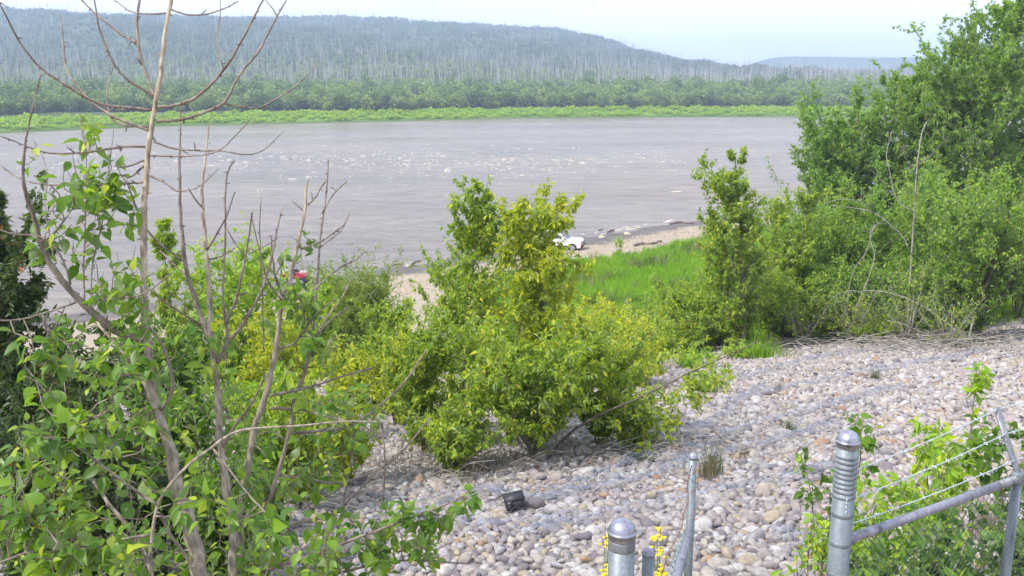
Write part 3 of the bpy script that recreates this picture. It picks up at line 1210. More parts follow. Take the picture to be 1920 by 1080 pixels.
# dry leaf litter and small weeds caught between the stones
rs = np.random.default_rng(44)
n = 2600
lx, ly = rs.uniform(-8, 16, n), rs.uniform(6, 26, n)
cl_ = np.sin(lx * 1.1 + 2) * np.sin(ly * 0.9) + rs.normal(size=n) * 0.4
lx, ly = lx[cl_ > 0.25], ly[cl_ > 0.25]
M_LITTER = leaf_mat('leaf_litter', [(0.0, (0.12, 0.08, 0.05)), (0.5, (0.22, 0.15, 0.08)), (1.0, (0.30, 0.24, 0.12))], trans=0.15, under=(0.3, 0.26, 0.18))
p = drape(lx, ly, 0.075)
D = unit(rs.normal(size=p.shape) * np.array([1, 1, 0.3]))
V, F, t = batch_leaves(p, D, rs.uniform(0.03, 0.07, len(p)), rs, 'mid', 0.55)
lt = link('leaf_litter', mesh_np('leaf_litter', V, F, M_LITTER, t), ground)
lt['kind'] = 'stuff'

# ================================================================== VEGETATION
def rot_z(v, a):
    c, s = np.cos(a), np.sin(a)
    return np.stack([v[..., 0] * c - v[..., 1] * s, v[..., 0] * s + v[..., 1] * c, v[..., 2]], -1)


def woody(height, prof, seed, stems=1, spread=0.25, lean=(0, 0), nb=46, tw=7, elev=(30, 60), r0=0.03, bare_low=0.06, droop=0.0, arch=0.25, stray=0.15):
    """Returns trunk Acc and an array of twig sample segments (leaf carriers). prof: [(t, radius m)]"""
    r = np.random.default_rng(seed)
    acc = Acc()
    pt = np.array([p[0] for p in prof])
    pr = np.array([p[1] for p in prof])
    carriers = []
    k = 9
    s = np.linspace(0, 1, k)
    for si in range(stems):
        ang = 2 * math.pi * si / max(stems, 1) + r.uniform(-0.6, 0.6)
        frac = 0.0 if stems == 1 else r.uniform(0.35, 1.0)
        off = spread * frac
        hh = height * (1.0 if si == 0 else r.uniform(0.6, 0.97) - 0.1 * frac)
        end = np.array([math.cos(ang) * off + lean[0] * hh / height, math.sin(ang) * off + lean[1] * hh / height, hh])
        P = np.stack([end[0] * s ** 1.1, end[1] * s ** 1.1, end[2] * s], -1)
        wob = np.cumsum(r.normal(size=(k, 3)), axis=0) * height * 0.010
        wob[0] = 0
        wob[:, 2] *= 0.2
        P = P + wob
        P[0, 2] = -0.15
        rad = r0 * (1 if si == 0 else 0.75) * (1 - 0.9 * s) + 0.002
        acc.add(*batch_tubes(P[None], rad[None], 6))
        n = nb // stems + 2
        t = np.sort(r.uniform(bare_low, 0.99, n) ** 0.9)
        S = np.stack([np.interp(t, s, P[:, i]) for i in range(3)], -1)
        th = np.clip(S[:, 2] / height, 0, 1)
        az = np.arange(n) * 2.4 + r.uniform(-0.5, 0.5, n) + seed
        L = np.interp(th, pt, pr) * np.where(r.random(n) < stray, r.uniform(1.15, 1.45, n), r.uniform(0.45, 1.05, n))
        # reach the envelope measured from the plant axis
        el = np.radians(r.uniform(elev[0], elev[1], n))
        L = L * (0.85 + 0.15 * np.cos(el))
        dirv = np.stack([np.cos(az) * np.cos(el), np.sin(az) * np.cos(el), np.sin(el)], -1)
        kb = 6
        q = np.linspace(0, 1, kb)
        B = S[:, None] + L[:, None, None] * (q[None, :, None] * dirv[:, None] + (q ** 2)[None, :, None] * np.array([0, 0, arch - droop])[None, None])
        B = B + np.cumsum(r.normal(size=B.shape), axis=1) * (0.02 * L)[:, None, None] * (q > 0)[None, :, None]
        rb = np.maximum(np.interp(t, s, rad)[:, None] * 0.5 * (1 - 0.85 * q)[None], 0.0016)
        acc.add(*batch_tubes(B, rb, 4, False))
        # twigs
        m = n * tw
        bi = np.repeat(np.arange(n), tw)
        tq = r.uniform(0.2, 1.0, m)
        f = tq * (kb - 1)
        i0 = np.clip(f.astype(int), 0, kb - 2)
        fr = (f - i0)[:, None]
        T0 = B[bi, i0] * (1 - fr) + B[bi, i0 + 1] * fr
        bd = unit(B[bi, i0 + 1] - B[bi, i0])
        td = unit(bd * 0.7 + r.normal(size=(m, 3)) * 0.6 + np.array([0, 0, 0.25 - droop]))
        tl = np.clip(L[bi] * r.uniform(0.18, 0.42, m), 0.06, None)
        kt = 4
        qq = np.linspace(0, 1, kt)
        TW = T0[:, None] + tl[:, None, None] * (qq[None, :, None] * td[:, None] + (qq ** 2)[None, :, None] * np.array([0, 0, 0.12 - droop * 1.2])[None, None])
        acc.add(*batch_tubes(TW, np.full((m, kt), max(0.0012, r0 * 0.05)) * (1 - 0.6 * qq)[None], 3, False))
        carriers.append(TW)
        # leader top
        carriers.append(np.repeat(P[None, -4:], 3, 0)[:, :4])
        carriers.append(B[:, -4:])
    return acc, np.concatenate(carriers), r


def leaves_on(carriers, n, r, outward_from=None, hang=0.55):
    i = r.integers(0, len(carriers), n)
    f = r.uniform(0.15, 1.0, n) * 2.999
    i0 = f.astype(int)
    fr = (f - i0)[:, None]
    p = carriers[i, i0] * (1 - fr) + carriers[i, i0 + 1] * fr
    d = unit(carriers[i, i0 + 1] - carriers[i, i0])
    rd = r.normal(size=(n, 3))
    D = unit(d * 0.5 + rd * 0.75 + np.array([0, 0, -hang]))
    return p + D * 0.015, D


def plant(name, label, cat, px, Y, top_y, half_px, leaf_len, n_leaves, matkey, seed, group=None, stems=1, spread_px=0, lean_px=0,
          bark=None, kind='lo', aspect=0.47, singles=0, hang=0.85, tint_lo=0.0, tint_hi=1.0, **kw):
    base = ground_at_col(px, Y)
    h = z_at(Y, top_y) - base[2]
    zc = Y * CP - (base[2] + h * 0.5 - EYE) * SP
    s = zc / FPX
    prof = [(t, w * s) for t, w in half_px]
    if kind != 'near':
        n_leaves = int(n_leaves * (2.7 if Y < 43 else 3.2))
    kw.setdefault('stray', 0.03 if Y > 43 else 0.15)
    acc, car, r = woody(h * 0.985, prof, seed, stems, spread_px * s, (lean_px * s, 0), **kw)
    zt_ = np.percentile(car[..., 2], 99.6)
    kz = h * 0.985 / max(zt_, 0.1)
    car = car * np.array([1, 1, kz])
    acc.V = [v * np.array([1, 1, kz]) for v in acc.V]
    axx = lean_px * s * np.clip(car[..., 2] / h, 0, 1)
    rr_ = np.hypot(car[..., 0] - axx, car[..., 1])
    tg_ = np.interp(car[..., 2] / h, [q_[0] for q_ in prof], [q_[1] for q_ in prof])
    kx = float(np.clip(1 / np.percentile(rr_ / tg_, 90), 0.7, 1.9))
    car = car * np.array([kx, kx, 1])
    acc.V = [v * np.array([kx, kx, 1]) for v in acc.V]
    root = empty(name, base, label, cat, group)
    link('trunk', acc.mesh('trunk', bark or M_TWIG, True), root)
    p, D = leaves_on(car, n_leaves, r, hang=hang)
    L = leaf_len * r.uniform(0.55, 1.25, n_leaves)
    clus = np.sin(p[:, 0] * 5 + seed) * np.sin(p[:, 1] * 4.1) * np.sin(p[:, 2] * 4.7 + 2 * seed)
    tint = np.clip(r.beta(1.6, 2.2, n_leaves) + 0.22 * clus, 0, 0.999)
    tint = tint_lo + tint * (tint_hi - tint_lo)
    rest = np.ones(n_leaves, bool)
    if singles:
        qx, qy, qz = project(p + base)
        ok = (qx > -20) & (qx < 1940) & (qy > -20) & (qy < 1100)
        sc_ = np.where(ok, L / qz * r.uniform(0.9, 1.1, n_leaves), 0)
        o_ = np.argsort(-sc_)[:singles]
        add_leaf_objects(root, p[o_], D[o_], L[o_], r, matkey, tint[o_], 'near')
        rest[o_] = False
    V, F, t = batch_leaves(p[rest], D[rest], L[rest], r, kind, aspect, tint[rest])
    c = link('crown', mesh_np('crown', V, F, M_LEAF[matkey], t), root)
    c['kind'] = 'stuff'
    return root


# ---- centre
CG = [(0, 60), (0.12, 190), (0.3, 215), (0.55, 185), (0.8, 120), (1, 30)]
plant('poplar_bush', 'wide bushy poplar spreading over the stones behind the black plastic box', 'bush', 1000, 11.9, 575,
      [(0, 60), (0.12, 190), (0.3, 215), (0.55, 170), (0.8, 100), (1, 25)], 0.085, 6200, 'bush', 1, stems=7, spread_px=150,
      kind='mid', singles=300, nb=90, tw=7, r0=0.022)
plant('poplar_sapling', 'tall yellow leaved poplar sapling hiding the white car', 'sapling', 1000, 13.2, 358,
      [(0, 40), (0.2, 135), (0.45, 138), (0.62, 112), (0.75, 80), (0.9, 60), (1, 14)], 0.092, 4600, 'yellow', 2, stems=4, spread_px=62,
      kind='mid', singles=300, nb=70, tw=7, r0=0.026)
plant('poplar_sapling', 'tall green poplar sapling with pointed top left of the yellow one', 'sapling', 862, 14.2, 332,
      [(0, 40), (0.2, 120), (0.45, 118), (0.6, 100), (0.75, 66), (0.9, 38), (1, 8)], 0.085, 4800, 'bush', 3, stems=3, spread_px=30, lean_px=42,
      kind='mid', singles=300, nb=76, tw=7, r0=0.028)
plant('poplar_bush', 'low light green bush at the left foot of the pointed poplar sapling', 'bush', 795, 12.6, 590,
      [(0, 40), (0.2, 80), (0.5, 85), (0.8, 55), (1, 15)], 0.08, 2600, 'bush', 4, stems=5, spread_px=50, kind='mid', singles=300, nb=55, r0=0.018)
plant('poplar_bush', 'leafy bush leaning right over the bare stones beside the wide poplar', 'bush', 1120, 12.6, 600,
      [(0, 30), (0.2, 80), (0.5, 85), (0.8, 60), (1, 15)], 0.08, 2300, 'bush', 5, stems=5, spread_px=60, lean_px=40, kind='mid', singles=300, nb=50, r0=0.018)
# ---- left, mid distance
plant('poplar_sapling', 'narrow green sapling behind the bare trunk, tip over the river', 'sapling', 335, 15, 405,
      [(0, 40), (0.3, 62), (0.6, 55), (0.85, 26), (1, 6)], 0.085, 2600, 'bush', 6, stems=2, spread_px=18, kind='mid', nb=50, r0=0.02)
plant('poplar_bush', 'bright green rounded bush right of the narrow sapling by the water', 'bush', 435, 17, 442,
      [(0, 70), (0.3, 110), (0.6, 105), (0.85, 75), (1, 30)], 0.10, 4200, 'bright', 7, stems=7, spread_px=90, kind='mid', nb=90, r0=0.02)
plant('poplar_bush', 'yellow green bush below the red quad bike', 'bush', 525, 14, 560,
      [(0, 60), (0.3, 90), (0.6, 85), (0.85, 55), (1, 18)], 0.085, 2600, 'yellow', 8, stems=6, spread_px=65, kind='mid', nb=70, r0=0.016)
plant('willow_bush', 'olive green fine leaved willow bush at the edge of the beach', 'bush', 668, 25, 486,
      [(0, 45), (0.25, 78), (0.55, 92), (0.8, 74), (1, 28)], 0.13, 9000, 'willow', 9, stems=14, spread_px=75, bark=M_DARKBARK, aspect=0.2,
      nb=150, tw=8, r0=0.022, elev=(50, 78), hang=0.05)
plant('poplar_bush', 'small yellowish bush among the stones left of centre', 'bush', 655, 10.8, 655,
      [(0, 40), (0.3, 75), (0.6, 70), (0.85, 45), (1, 15)], 0.075, 1000, 'yellow', 10, stems=6, spread_px=70, kind='mid', singles=300, nb=40, r0=0.012)
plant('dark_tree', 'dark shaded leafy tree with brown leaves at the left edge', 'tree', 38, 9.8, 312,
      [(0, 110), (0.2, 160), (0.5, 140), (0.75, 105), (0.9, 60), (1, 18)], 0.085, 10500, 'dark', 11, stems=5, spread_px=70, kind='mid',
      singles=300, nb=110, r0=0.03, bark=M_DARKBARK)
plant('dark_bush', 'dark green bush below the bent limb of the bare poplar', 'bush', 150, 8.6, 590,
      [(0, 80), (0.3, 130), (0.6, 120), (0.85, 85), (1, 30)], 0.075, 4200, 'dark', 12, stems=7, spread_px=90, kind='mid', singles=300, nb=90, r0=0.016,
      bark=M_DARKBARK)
plant('poplar_bush', 'deep green bush filling the gap behind the grey trunks', 'bush', 330, 11, 600,
      [(0, 80), (0.3, 120), (0.6, 110), (0.85, 75), (1, 25)], 0.08, 3600, 'poplar', 13, stems=7, spread_px=90, kind='mid', singles=300, nb=80, r0=0.016,
      bark=M_DARKBARK)
plant('poplar_bush', 'light green bush behind the right hand bare stems', 'bush', 500, 10.5, 690,
      [(0, 70), (0.3, 100), (0.6, 90), (0.85, 60), (1, 20)], 0.08, 2000, 'bright', 14, stems=6, spread_px=80, kind='mid', singles=300, nb=60, r0=0.014)
# ---- right, mid distance
plant('poplar_sapling', 'leaning poplar sapling with slender top against the river', 'sapling', 1390, 25.3, 280,
      [(0, 30), (0.12, 75), (0.3, 100), (0.5, 82), (0.66, 50), (0.8, 44), (0.92, 32), (1, 8)], 0.12, 6500, 'bush', 20, stems=3, spread_px=40, lean_px=-42,
      nb=95, tw=8, r0=0.06)
plant('poplar_bush', 'low olive bush between the grass and the leaning sapling', 'bush', 1305, 28, 520,
      [(0, 40), (0.3, 75), (0.6, 70), (0.85, 45), (1, 15)], 0.12, 3600, 'bush', 21, stems=6, spread_px=55, nb=80, tw=8, r0=0.03)
plant('poplar_bush', 'yellowish bush on the bank below the bright grass', 'bush', 1205, 27, 588,
      [(0, 40), (0.3, 85), (0.6, 85), (0.85, 55), (1, 18)], 0.12, 3800, 'yellow', 22, stems=7, spread_px=70, nb=80, tw=8, r0=0.03)
plant('poplar_bush', 'orange flecked bush rising in front of the grass right of the car', 'bush', 1110, 24, 560,
      [(0, 40), (0.3, 70), (0.6, 70), (0.85, 45), (1, 15)], 0.11, 3000, 'yellow', 23, stems=6, spread_px=60, nb=70, tw=8, r0=0.028, tint_lo=0.2)
plant('poplar_bush', 'tall olive bush just right of the leaning sapling', 'bush', 1468, 28.5, 350,
      [(0, 45), (0.3, 70), (0.6, 62), (0.85, 36), (1, 10)], 0.125, 5200, 'bush', 24, stems=5, spread_px=45, nb=90, tw=8, r0=0.045)
plant('poplar_bush', 'deep green tangled bush under the willow tree', 'bush', 1560, 30, 320,
      [(0, 60), (0.3, 98), (0.6, 95), (0.85, 65), (1, 20)], 0.13, 7500, 'tall', 25, stems=8, spread_px=80, nb=130, tw=8, r0=0.05)
plant('poplar_bush', 'broad dull green bush with bare grey branches in its top', 'bush', 1690, 29, 318,
      [(0, 60), (0.3, 100), (0.6, 105), (0.85, 75), (1, 22)], 0.125, 7500, 'tall', 26, stems=8, spread_px=85, nb=130, tw=8, r0=0.05)
plant('poplar_bush', 'thick trunked dull green bush at the right edge of the stones', 'bush', 1822, 24.6, 300,
      [(0, 20), (0.12, 60), (0.3, 110), (0.6, 105), (0.85, 80), (1, 22)], 0.12, 8000, 'tall', 27, stems=7, spread_px=85, nb=130, tw=8, r0=0.12, bark=M_DARKBARK)
plant('poplar_tree', 'tallest poplar tree rising above the horizon at the right', 'tree', 1795, 45, -12,
      [(0, 30), (0.25, 120), (0.45, 140), (0.6, 145), (0.75, 128), (0.88, 88), (1, 30)], 0.18, 22000, 'tall', 28, stems=3, spread_px=45, nb=210, tw=9,
      r0=0.15, bark=M_GREYWOOD)
plant('willow_tree', 'dense dark green willow tree standing against the river', 'tree', 1590, 49, 138,
      [(0, 60), (0.25, 92), (0.5, 102), (0.7, 102), (0.88, 92), (1, 50)], 0.19, 14000, 'tall', 29, stems=9, spread_px=80, nb=170, tw=9, r0=0.11, aspect=0.55,
      bark=M_DARKBARK, tint_hi=0.85)
plant('poplar_tree', 'mid green tree half hidden behind the tallest poplar', 'tree', 1895, 48, 150,
      [(0, 40), (0.3, 90), (0.6, 90), (0.85, 60), (1, 20)], 0.18, 9000, 'tall', 30, stems=4, spread_px=50, nb=110, tw=9, r0=0.11)
plant('poplar_tree', 'mid green tree between the willow and the tallest poplar', 'tree', 1690, 47, 150,
      [(0, 40), (0.3, 75), (0.6, 72), (0.85, 50), (1, 16)], 0.18, 9000, 'tall', 31, stems=3, spread_px=40, nb=100, tw=9, r0=0.1)
plant('poplar_tree', 'rounded green tree leaning against the left flank of the tallest poplar', 'tree', 1700, 47.5, 62,
      [(0, 40), (0.3, 80), (0.6, 85), (0.85, 66), (1, 30)], 0.18, 10000, 'tall', 35, stems=6, spread_px=60, nb=110, tw=9, r0=0.1)
plant('poplar_tree', 'rounded green tree touching the right flank of the tallest poplar', 'tree', 1868, 47, 48,
      [(0, 40), (0.3, 80), (0.6, 80), (0.85, 50), (1, 16)], 0.18, 9000, 'tall', 36, stems=3, spread_px=40, nb=110, tw=9, r0=0.1)
plant('willow_tree', 'steep sided dark green willow at the left end of the tree wall', 'tree', 1548, 47, 168,
      [(0, 45), (0.3, 62), (0.6, 62), (0.85, 54), (1, 28)], 0.18, 8000, 'tall', 37, stems=7, spread_px=48, nb=100, tw=9, r0=0.08, tint_hi=0.85)
plant('brush', 'scrubby low bush at the upper edge of the stones', 'bush', 1500, 27.2, 560,
      [(0, 50), (0.4, 70), (0.8, 50), (1, 20)], 0.11, 2400, 'bush', 32, stems=7, spread_px=60, nb=70, tw=7, r0=0.025)
plant('brush', 'twiggy half bare bush below the dull green bushes', 'bush', 1630, 25.8, 565,
      [(0, 50), (0.4, 75), (0.8, 60), (1, 20)], 0.10, 900, 'bush', 33, stems=9, spread_px=75, nb=80, tw=6, r0=0.028, bark=M_GREYWOOD)
for i, (lab, px, Y, top, half, n) in enumerate((
        ('grey twiggy half dead shrub before the antler branches', 1700, 24.6, 470, 80, 220),
        ('grey twiggy half dead shrub at the toe of the stones by the willow', 1600, 25.6, 520, 70, 200),
        ('grey twiggy half dead shrub left of the thick trunked bush', 1775, 23.4, 520, 70, 180),
        ('sparse grey twiggy shrub right of the leaning sapling', 1500, 25.8, 545, 60, 160))):
    plant('dead_shrub', lab, 'dead shrub', px, Y, top, [(0, half * 0.6), (0.4, half), (0.8, half * 0.8), (1, 25)], 0.09, n, 'bush', 240 + i, stems=7,
          spread_px=half * 0.8, nb=46, tw=4, r0=0.022, bark=M_GREYWOOD)
plant('beach_sapling', 'thin pale green sapling standing alone on the beach', 'sapling', 1158, 72, 435,
      [(0, 6), (0.4, 14), (0.8, 10), (1, 3)], 0.14, 160, 'bright', 34, stems=2, spread_px=6, nb=16, tw=4, r0=0.03)

# fillers that close the wall of bushes along the toe of the stones
for i, (lab, px, Y, top, half, n, mk, nm) in enumerate((
        ('low olive bush at the foot of the broad dull green bush', 1700, 26.5, 470, [(0, 90), (0.4, 100), (0.8, 70), (1, 25)], 3600, 'tall', 'poplar_bush'),
        ('low olive bush at the foot of the deep green tangled bush', 1570, 27.5, 480, [(0, 90), (0.4, 95), (0.8, 65), (1, 25)], 3600, 'tall', 'poplar_bush'),
        ('low leafy bush right of the leaning sapling trunk', 1470, 26.8, 500, [(0, 70), (0.4, 80), (0.8, 60), (1, 20)], 3000, 'bush', 'poplar_bush'),
        ('low leafy bush left of the leaning sapling trunk', 1330, 26.6, 540, [(0, 60), (0.4, 70), (0.8, 50), (1, 20)], 2400, 'bush', 'poplar_bush'),
        ('yellow green bush half hidden right of the wide poplar bush', 1150, 21.5, 590, [(0, 70), (0.4, 85), (0.8, 60), (1, 20)], 2800, 'yellow', 'poplar_bush'),
        ('round bush on the bank hiding the lower right end of the grass', 1285, 29, 550, [(0, 60), (0.4, 70), (0.8, 50), (1, 20)], 2400, 'bush', 'poplar_bush'),
        ('bushy green growth between the grass and the leaning sapling foot', 1350, 27.5, 515, [(0, 60), (0.4, 75), (0.8, 55), (1, 20)], 2600, 'bush', 'poplar_bush'),
        ('tawny green bush in the middle of the grass edge', 1165, 29, 580, [(0, 60), (0.4, 75), (0.8, 50), (1, 20)], 2400, 'yellow', 'poplar_bush'),
        ('leafy bush closing the gap above the bare toe of the stones', 1255, 26, 605, [(0, 70), (0.4, 85), (0.8, 60), (1, 20)], 2600, 'bush', 'poplar_bush'),
        ('soft green bush hiding the near sand right of the willow bush', 735, 20, 556, [(0, 50), (0.4, 62), (0.8, 45), (1, 18)], 2200, 'bush', 'poplar_bush'),
        ('loose low bush trailing over the stones right of the wide poplar bush', 1185, 12.1, 720, [(0, 45), (0.4, 60), (0.8, 50), (1, 20)], 700, 'bush', 'poplar_bush'),
        ('low loose bush left of the wide poplar bush above the black box', 860, 11.4, 720, [(0, 80), (0.4, 95), (0.8, 70), (1, 25)], 1300, 'bush', 'poplar_bush'),
        ('pale yellow green bush between the wide poplar and the leaning sapling', 1180, 19, 620, [(0, 60), (0.4, 80), (0.8, 60), (1, 20)], 1500, 'yellow', 'poplar_bush'),
        ('low bush in front of the bright grass beside the tall yellow sapling', 1245, 30, 575, [(0, 60), (0.4, 80), (0.8, 55), (1, 20)], 2600, 'bush', 'poplar_bush'),
        ('green bush filling the right edge under the tallest poplar', 1905, 31, 330, [(0, 80), (0.4, 95), (0.8, 70), (1, 25)], 5000, 'tall', 'poplar_bush'),
        ('green bush below the tallest poplar behind the antler branches', 1780, 30, 330, [(0, 80), (0.4, 95), (0.8, 80), (1, 30)], 5000, 'tall', 'poplar_bush'),
        ('green bush between the willow tree and the dull green bush', 1640, 32, 330, [(0, 80), (0.4, 95), (0.8, 80), (1, 30)], 5000, 'tall', 'poplar_bush'),
        ('fresh green bush left of the willow bush behind the bare stems', 578, 19, 520, [(0, 60), (0.4, 80), (0.8, 60), (1, 20)], 2600, 'bright', 'poplar_bush'),
        ('fresh green bush below the willow bush at the edge of the stones', 690, 17, 640, [(0, 60), (0.4, 75), (0.8, 55), (1, 20)], 2400, 'bush', 'poplar_bush'),
        ('yellowish bush between the willow bush and the low light green bush', 745, 15.5, 630, [(0, 55), (0.4, 65), (0.8, 50), (1, 20)], 2000, 'yellow', 'poplar_bush'),
        ('dim green bush behind the many stemmed poplar', 560, 9.6, 720, [(0, 90), (0.4, 100), (0.8, 75), (1, 25)], 2200, 'bush', 'poplar_bush'),
        ('dim green bush low behind the pale trunk', 350, 8.2, 730, [(0, 100), (0.4, 110), (0.8, 80), (1, 25)], 2400, 'poplar', 'poplar_bush'),
        ('dark low bush in the lower left corner', 90, 7.2, 740, [(0, 110), (0.4, 140), (0.8, 100), (1, 35)], 3000, 'dark', 'dark_bush'),
        ('dark low bush left of the pale trunk foot', 240, 7.0, 800, [(0, 90), (0.4, 110), (0.8, 80), (1, 30)], 2200, 'dark', 'dark_bush'),
        ('low green bush behind the foot of the grey stems', 440, 7.4, 830, [(0, 90), (0.4, 110), (0.8, 80), (1, 30)], 1800, 'poplar', 'poplar_bush'))):
    near_ = Y < 13
    plant(nm, lab, 'bush', px, Y, top, half, 0.08 if near_ else (0.10 if Y < 26 else 0.125), n, mk, 200 + i, stems=7, spread_px=half[1][1] * 0.8,
          kind='mid' if Y < 26 else 'lo', singles=300 if near_ else 0, nb=80, tw=7, r0=0.016 if near_ else 0.03, bark=M_DARKBARK)

# small plants on the stones
plant('poplar_seedling', 'small poplar seedling on the stones right of the wide bush', 'seedling', 1318, 17.5, 690,
      [(0, 15), (0.3, 40), (0.7, 38), (1, 10)], 0.085, 420, 'bush', 40, stems=4, spread_px=34, kind='mid', nb=26, tw=4, r0=0.012)
plant('poplar_seedling', 'leafy seedling at the foot of the leaning sapling', 'seedling', 1300, 22, 655,
      [(0, 30), (0.4, 50), (0.8, 35), (1, 10)], 0.09, 620, 'bright', 41, stems=5, spread_px=45, kind='mid', nb=30, tw=4, r0=0.012)
plant('poplar_seedling', 'bright small seedling left of the green grass tuft', 'seedling', 1385, 23.6, 640,
      [(0, 20), (0.4, 38), (0.8, 26), (1, 8)], 0.09, 420, 'bright', 42, stems=4, spread_px=30, kind='mid', nb=24, tw=4, r0=0.012)
plant('poplar_seedling', 'low sprig on the stones right of the wide bush foot', 'seedling', 1225, 12.4, 862,
      [(0, 15), (0.5, 30), (1, 10)], 0.06, 130, 'bush', 43, stems=4, spread_px=28, kind='mid', nb=16, tw=3, r0=0.008)


# grass tufts -------------------------------------------------------
def tuft_mesh(name, n, h, spread, mat, seed, w=0.004, bend=0.35):
    r = np.random.default_rng(seed)
    k = 4
    q = np.linspace(0, 1, k)
    az = r.uniform(0, 6.28, n)
    b = r.uniform(0.1, 1, n) * bend
    hh = h * r.uniform(0.5, 1.05, n)
    o = r.normal(size=(n, 2)) * spread
    P = np.stack([o[:, None, 0] + np.cos(az)[:, None] * (b * hh)[:, None] * q ** 2, o[:, None, 1] + np.sin(az)[:, None] * (b * hh)[:, None] * q ** 2,
                  hh[:, None] * q[None] * (1 - 0.25 * b[:, None] * q[None])], -1)
    V, F = batch_tubes(P, w * (1 - 0.85 * q)[None].repeat(n, 0), 3, False)
    return mesh_np(name, V, F, mat, np.repeat(r.random(n), k * 3))


M_DRY = leaf_mat('dry_grass', [(0.0, (0.20, 0.17, 0.10)), (0.5, (0.34, 0.29, 0.17)), (1.0, (0.46, 0.40, 0.26))], trans=0.25, under=(0.36, 0.31, 0.2))
M_GRASS = leaf_mat('fresh_grass', [(0.0, (0.19, 0.34, 0.016)), (0.4, (0.29, 0.50, 0.015)), (0.85, (0.37, 0.53, 0.025)), (1.0, (0.32, 0.30, 0.09))], trans=0.45, under=(0.15, 0.26, 0.03))
M_GRASS2 = leaf_mat('tuft_grass', [(0.0, (0.05, 0.10, 0.02)), (0.5, (0.09, 0.16, 0.03)), (1.0, (0.18, 0.22, 0.05))], trans=0.3, under=(0.12, 0.18, 0.05))
for nm, lab, px, Y, n, h, spd, mt in (
        ('grass_tuft', 'dry straw coloured grass tuft beside the barbed gate upright', 1328, 10.3, 130, 0.30, 0.05, M_DRY),
        ('grass_tuft', 'green rush tuft growing out of the dry straw tuft', 1335, 10.45, 60, 0.46, 0.06, M_GRASS2),
        ('grass_tuft', 'small pale tuft on the stones left of the ribbed fence post', 1478, 12.8, 60, 0.26, 0.05, M_GRASS2),
        ('grass_tuft', 'bushy green grass tuft on the stones below the leaning sapling', 1425, 23.8, 260, 0.55, 0.30, M_GRASS),
        ('grass_tuft', 'grass patch at the upper edge of the stones', 1560, 27, 260, 0.5, 0.6, M_GRASS2),
        ('grass_tuft', 'thin grass tuft between the bushes and the far stones', 1640, 25.8, 200, 0.4, 0.5, M_GRASS2),
        ('grass_tuft', 'dry grass tuft among the netting left of the black box', 880, 10.7, 90, 0.16, 0.16, M_DRY),
        ('grass_tuft', 'flattened dry grass under the wide poplar bush', 1010, 11.6, 300, 0.14, 0.5, M_DRY),
        ('grass_tuft', 'withered grass under the bush left of the box', 800, 11.3, 260, 0.2, 0.45, M_DRY),
        ('grass_tuft', 'small weed tuft high on the stones left of the poplar sapling tip', 1640, 18.0, 60, 0.24, 0.05, M_GRASS2),
        ('grass_tuft', 'small weed tuft on the stones below the long leaning branch', 1240, 14.5, 60, 0.20, 0.05, M_GRASS2),
        ('grass_tuft', 'sparse weed tuft half way up the open stones', 1460, 17.0, 50, 0.22, 0.05, M_DRY),
        ('grass_tuft', 'low weed tuft by the netting below the wide poplar', 1210, 11.2, 60, 0.14, 0.05, M_GRASS2),
        ('grass_tuft', 'pale weed tuft beside the dry straw tuft on its right', 1395, 11.3, 50, 0.16, 0.045, M_DRY),
        ('grass_tuft', 'greyish grass tuft behind the barbed wire by the right post', 1845, 7.6, 90, 0.45, 0.07, M_DRY)):
    p = ground_at_col(px, Y)
    o = link(nm, tuft_mesh('grass_tuft', n, h, spd, mt, int(px + n), 0.004 if Y < 20 else 0.010))
    o.location = (p[0], p[1], p[2] + 0.03)
    tag(o, lab, 'grass')

# meadow on the bench
rs = np.random.default_rng(61)
mx_ = rs.uniform(-14, 40, 42000)
my_ = rs.uniform(24, 96, 42000)
ww = shore_w(mx_, my_) + 0.8 * np.sin(mx_ * 0.5) + 0.5 * np.sin(mx_ * 1.3 + my_)
ww = ww - 1.6 * np.abs(np.sin(mx_ * 0.9) * np.sin(mx_ * 0.37 + my_ * 0.6))
k = (ww > 11.4 + rs.random(42000) ** 2 * 3.0) & (slope_u(mx_, my_) > 25.5 + rs.random(42000) * 2)
a1, a2, a3 = project(drape(mx_, my_))
k &= (a1 > 850) & (a1 < 2000)
mx_, my_ = mx_[k], my_[k]
gt = [proto_obj('meadow_source', tuft_mesh('meadow_tuft', 26, 0.55, 0.16, M_GRASS, 70 + i, 0.016, 0.5)) for i in range(4)]
scatter('meadow_grass', drape(mx_, my_, -0.02), np.stack([np.zeros(len(mx_)), np.zeros(len(mx_)), rs.uniform(0, 6.28, len(mx_))], -1),
        rs.uniform(0.7, 1.3, len(mx_)), rs.integers(0, 4, len(mx_)), gt, label='bright green meadow grass between the bushes and the beach', cat='grass')

wt = [proto_obj('weed_source', tuft_mesh('weed_tuft', 18, 0.85, 0.10, (M_DRY, M_GRASS2, M_GRASS2)[i], 80 + i, 0.014, 0.3)) for i in range(3)]
k = (np.sin(mx_ * 0.7 + 1) * np.sin(my_ * 0.5) + 0.5 * rs.normal(size=len(mx_))) > 1.0
n = int(k.sum())
scatter('meadow_weeds', drape(mx_[k], my_[k], -0.02), np.stack([np.zeros(n), np.zeros(n), rs.uniform(0, 6.28, n)], -1), rs.uniform(0.6, 1.4, n),
        rs.integers(0, 3, n), wt, label='dry stalks and olive weeds among the bright meadow grass', cat='weeds')

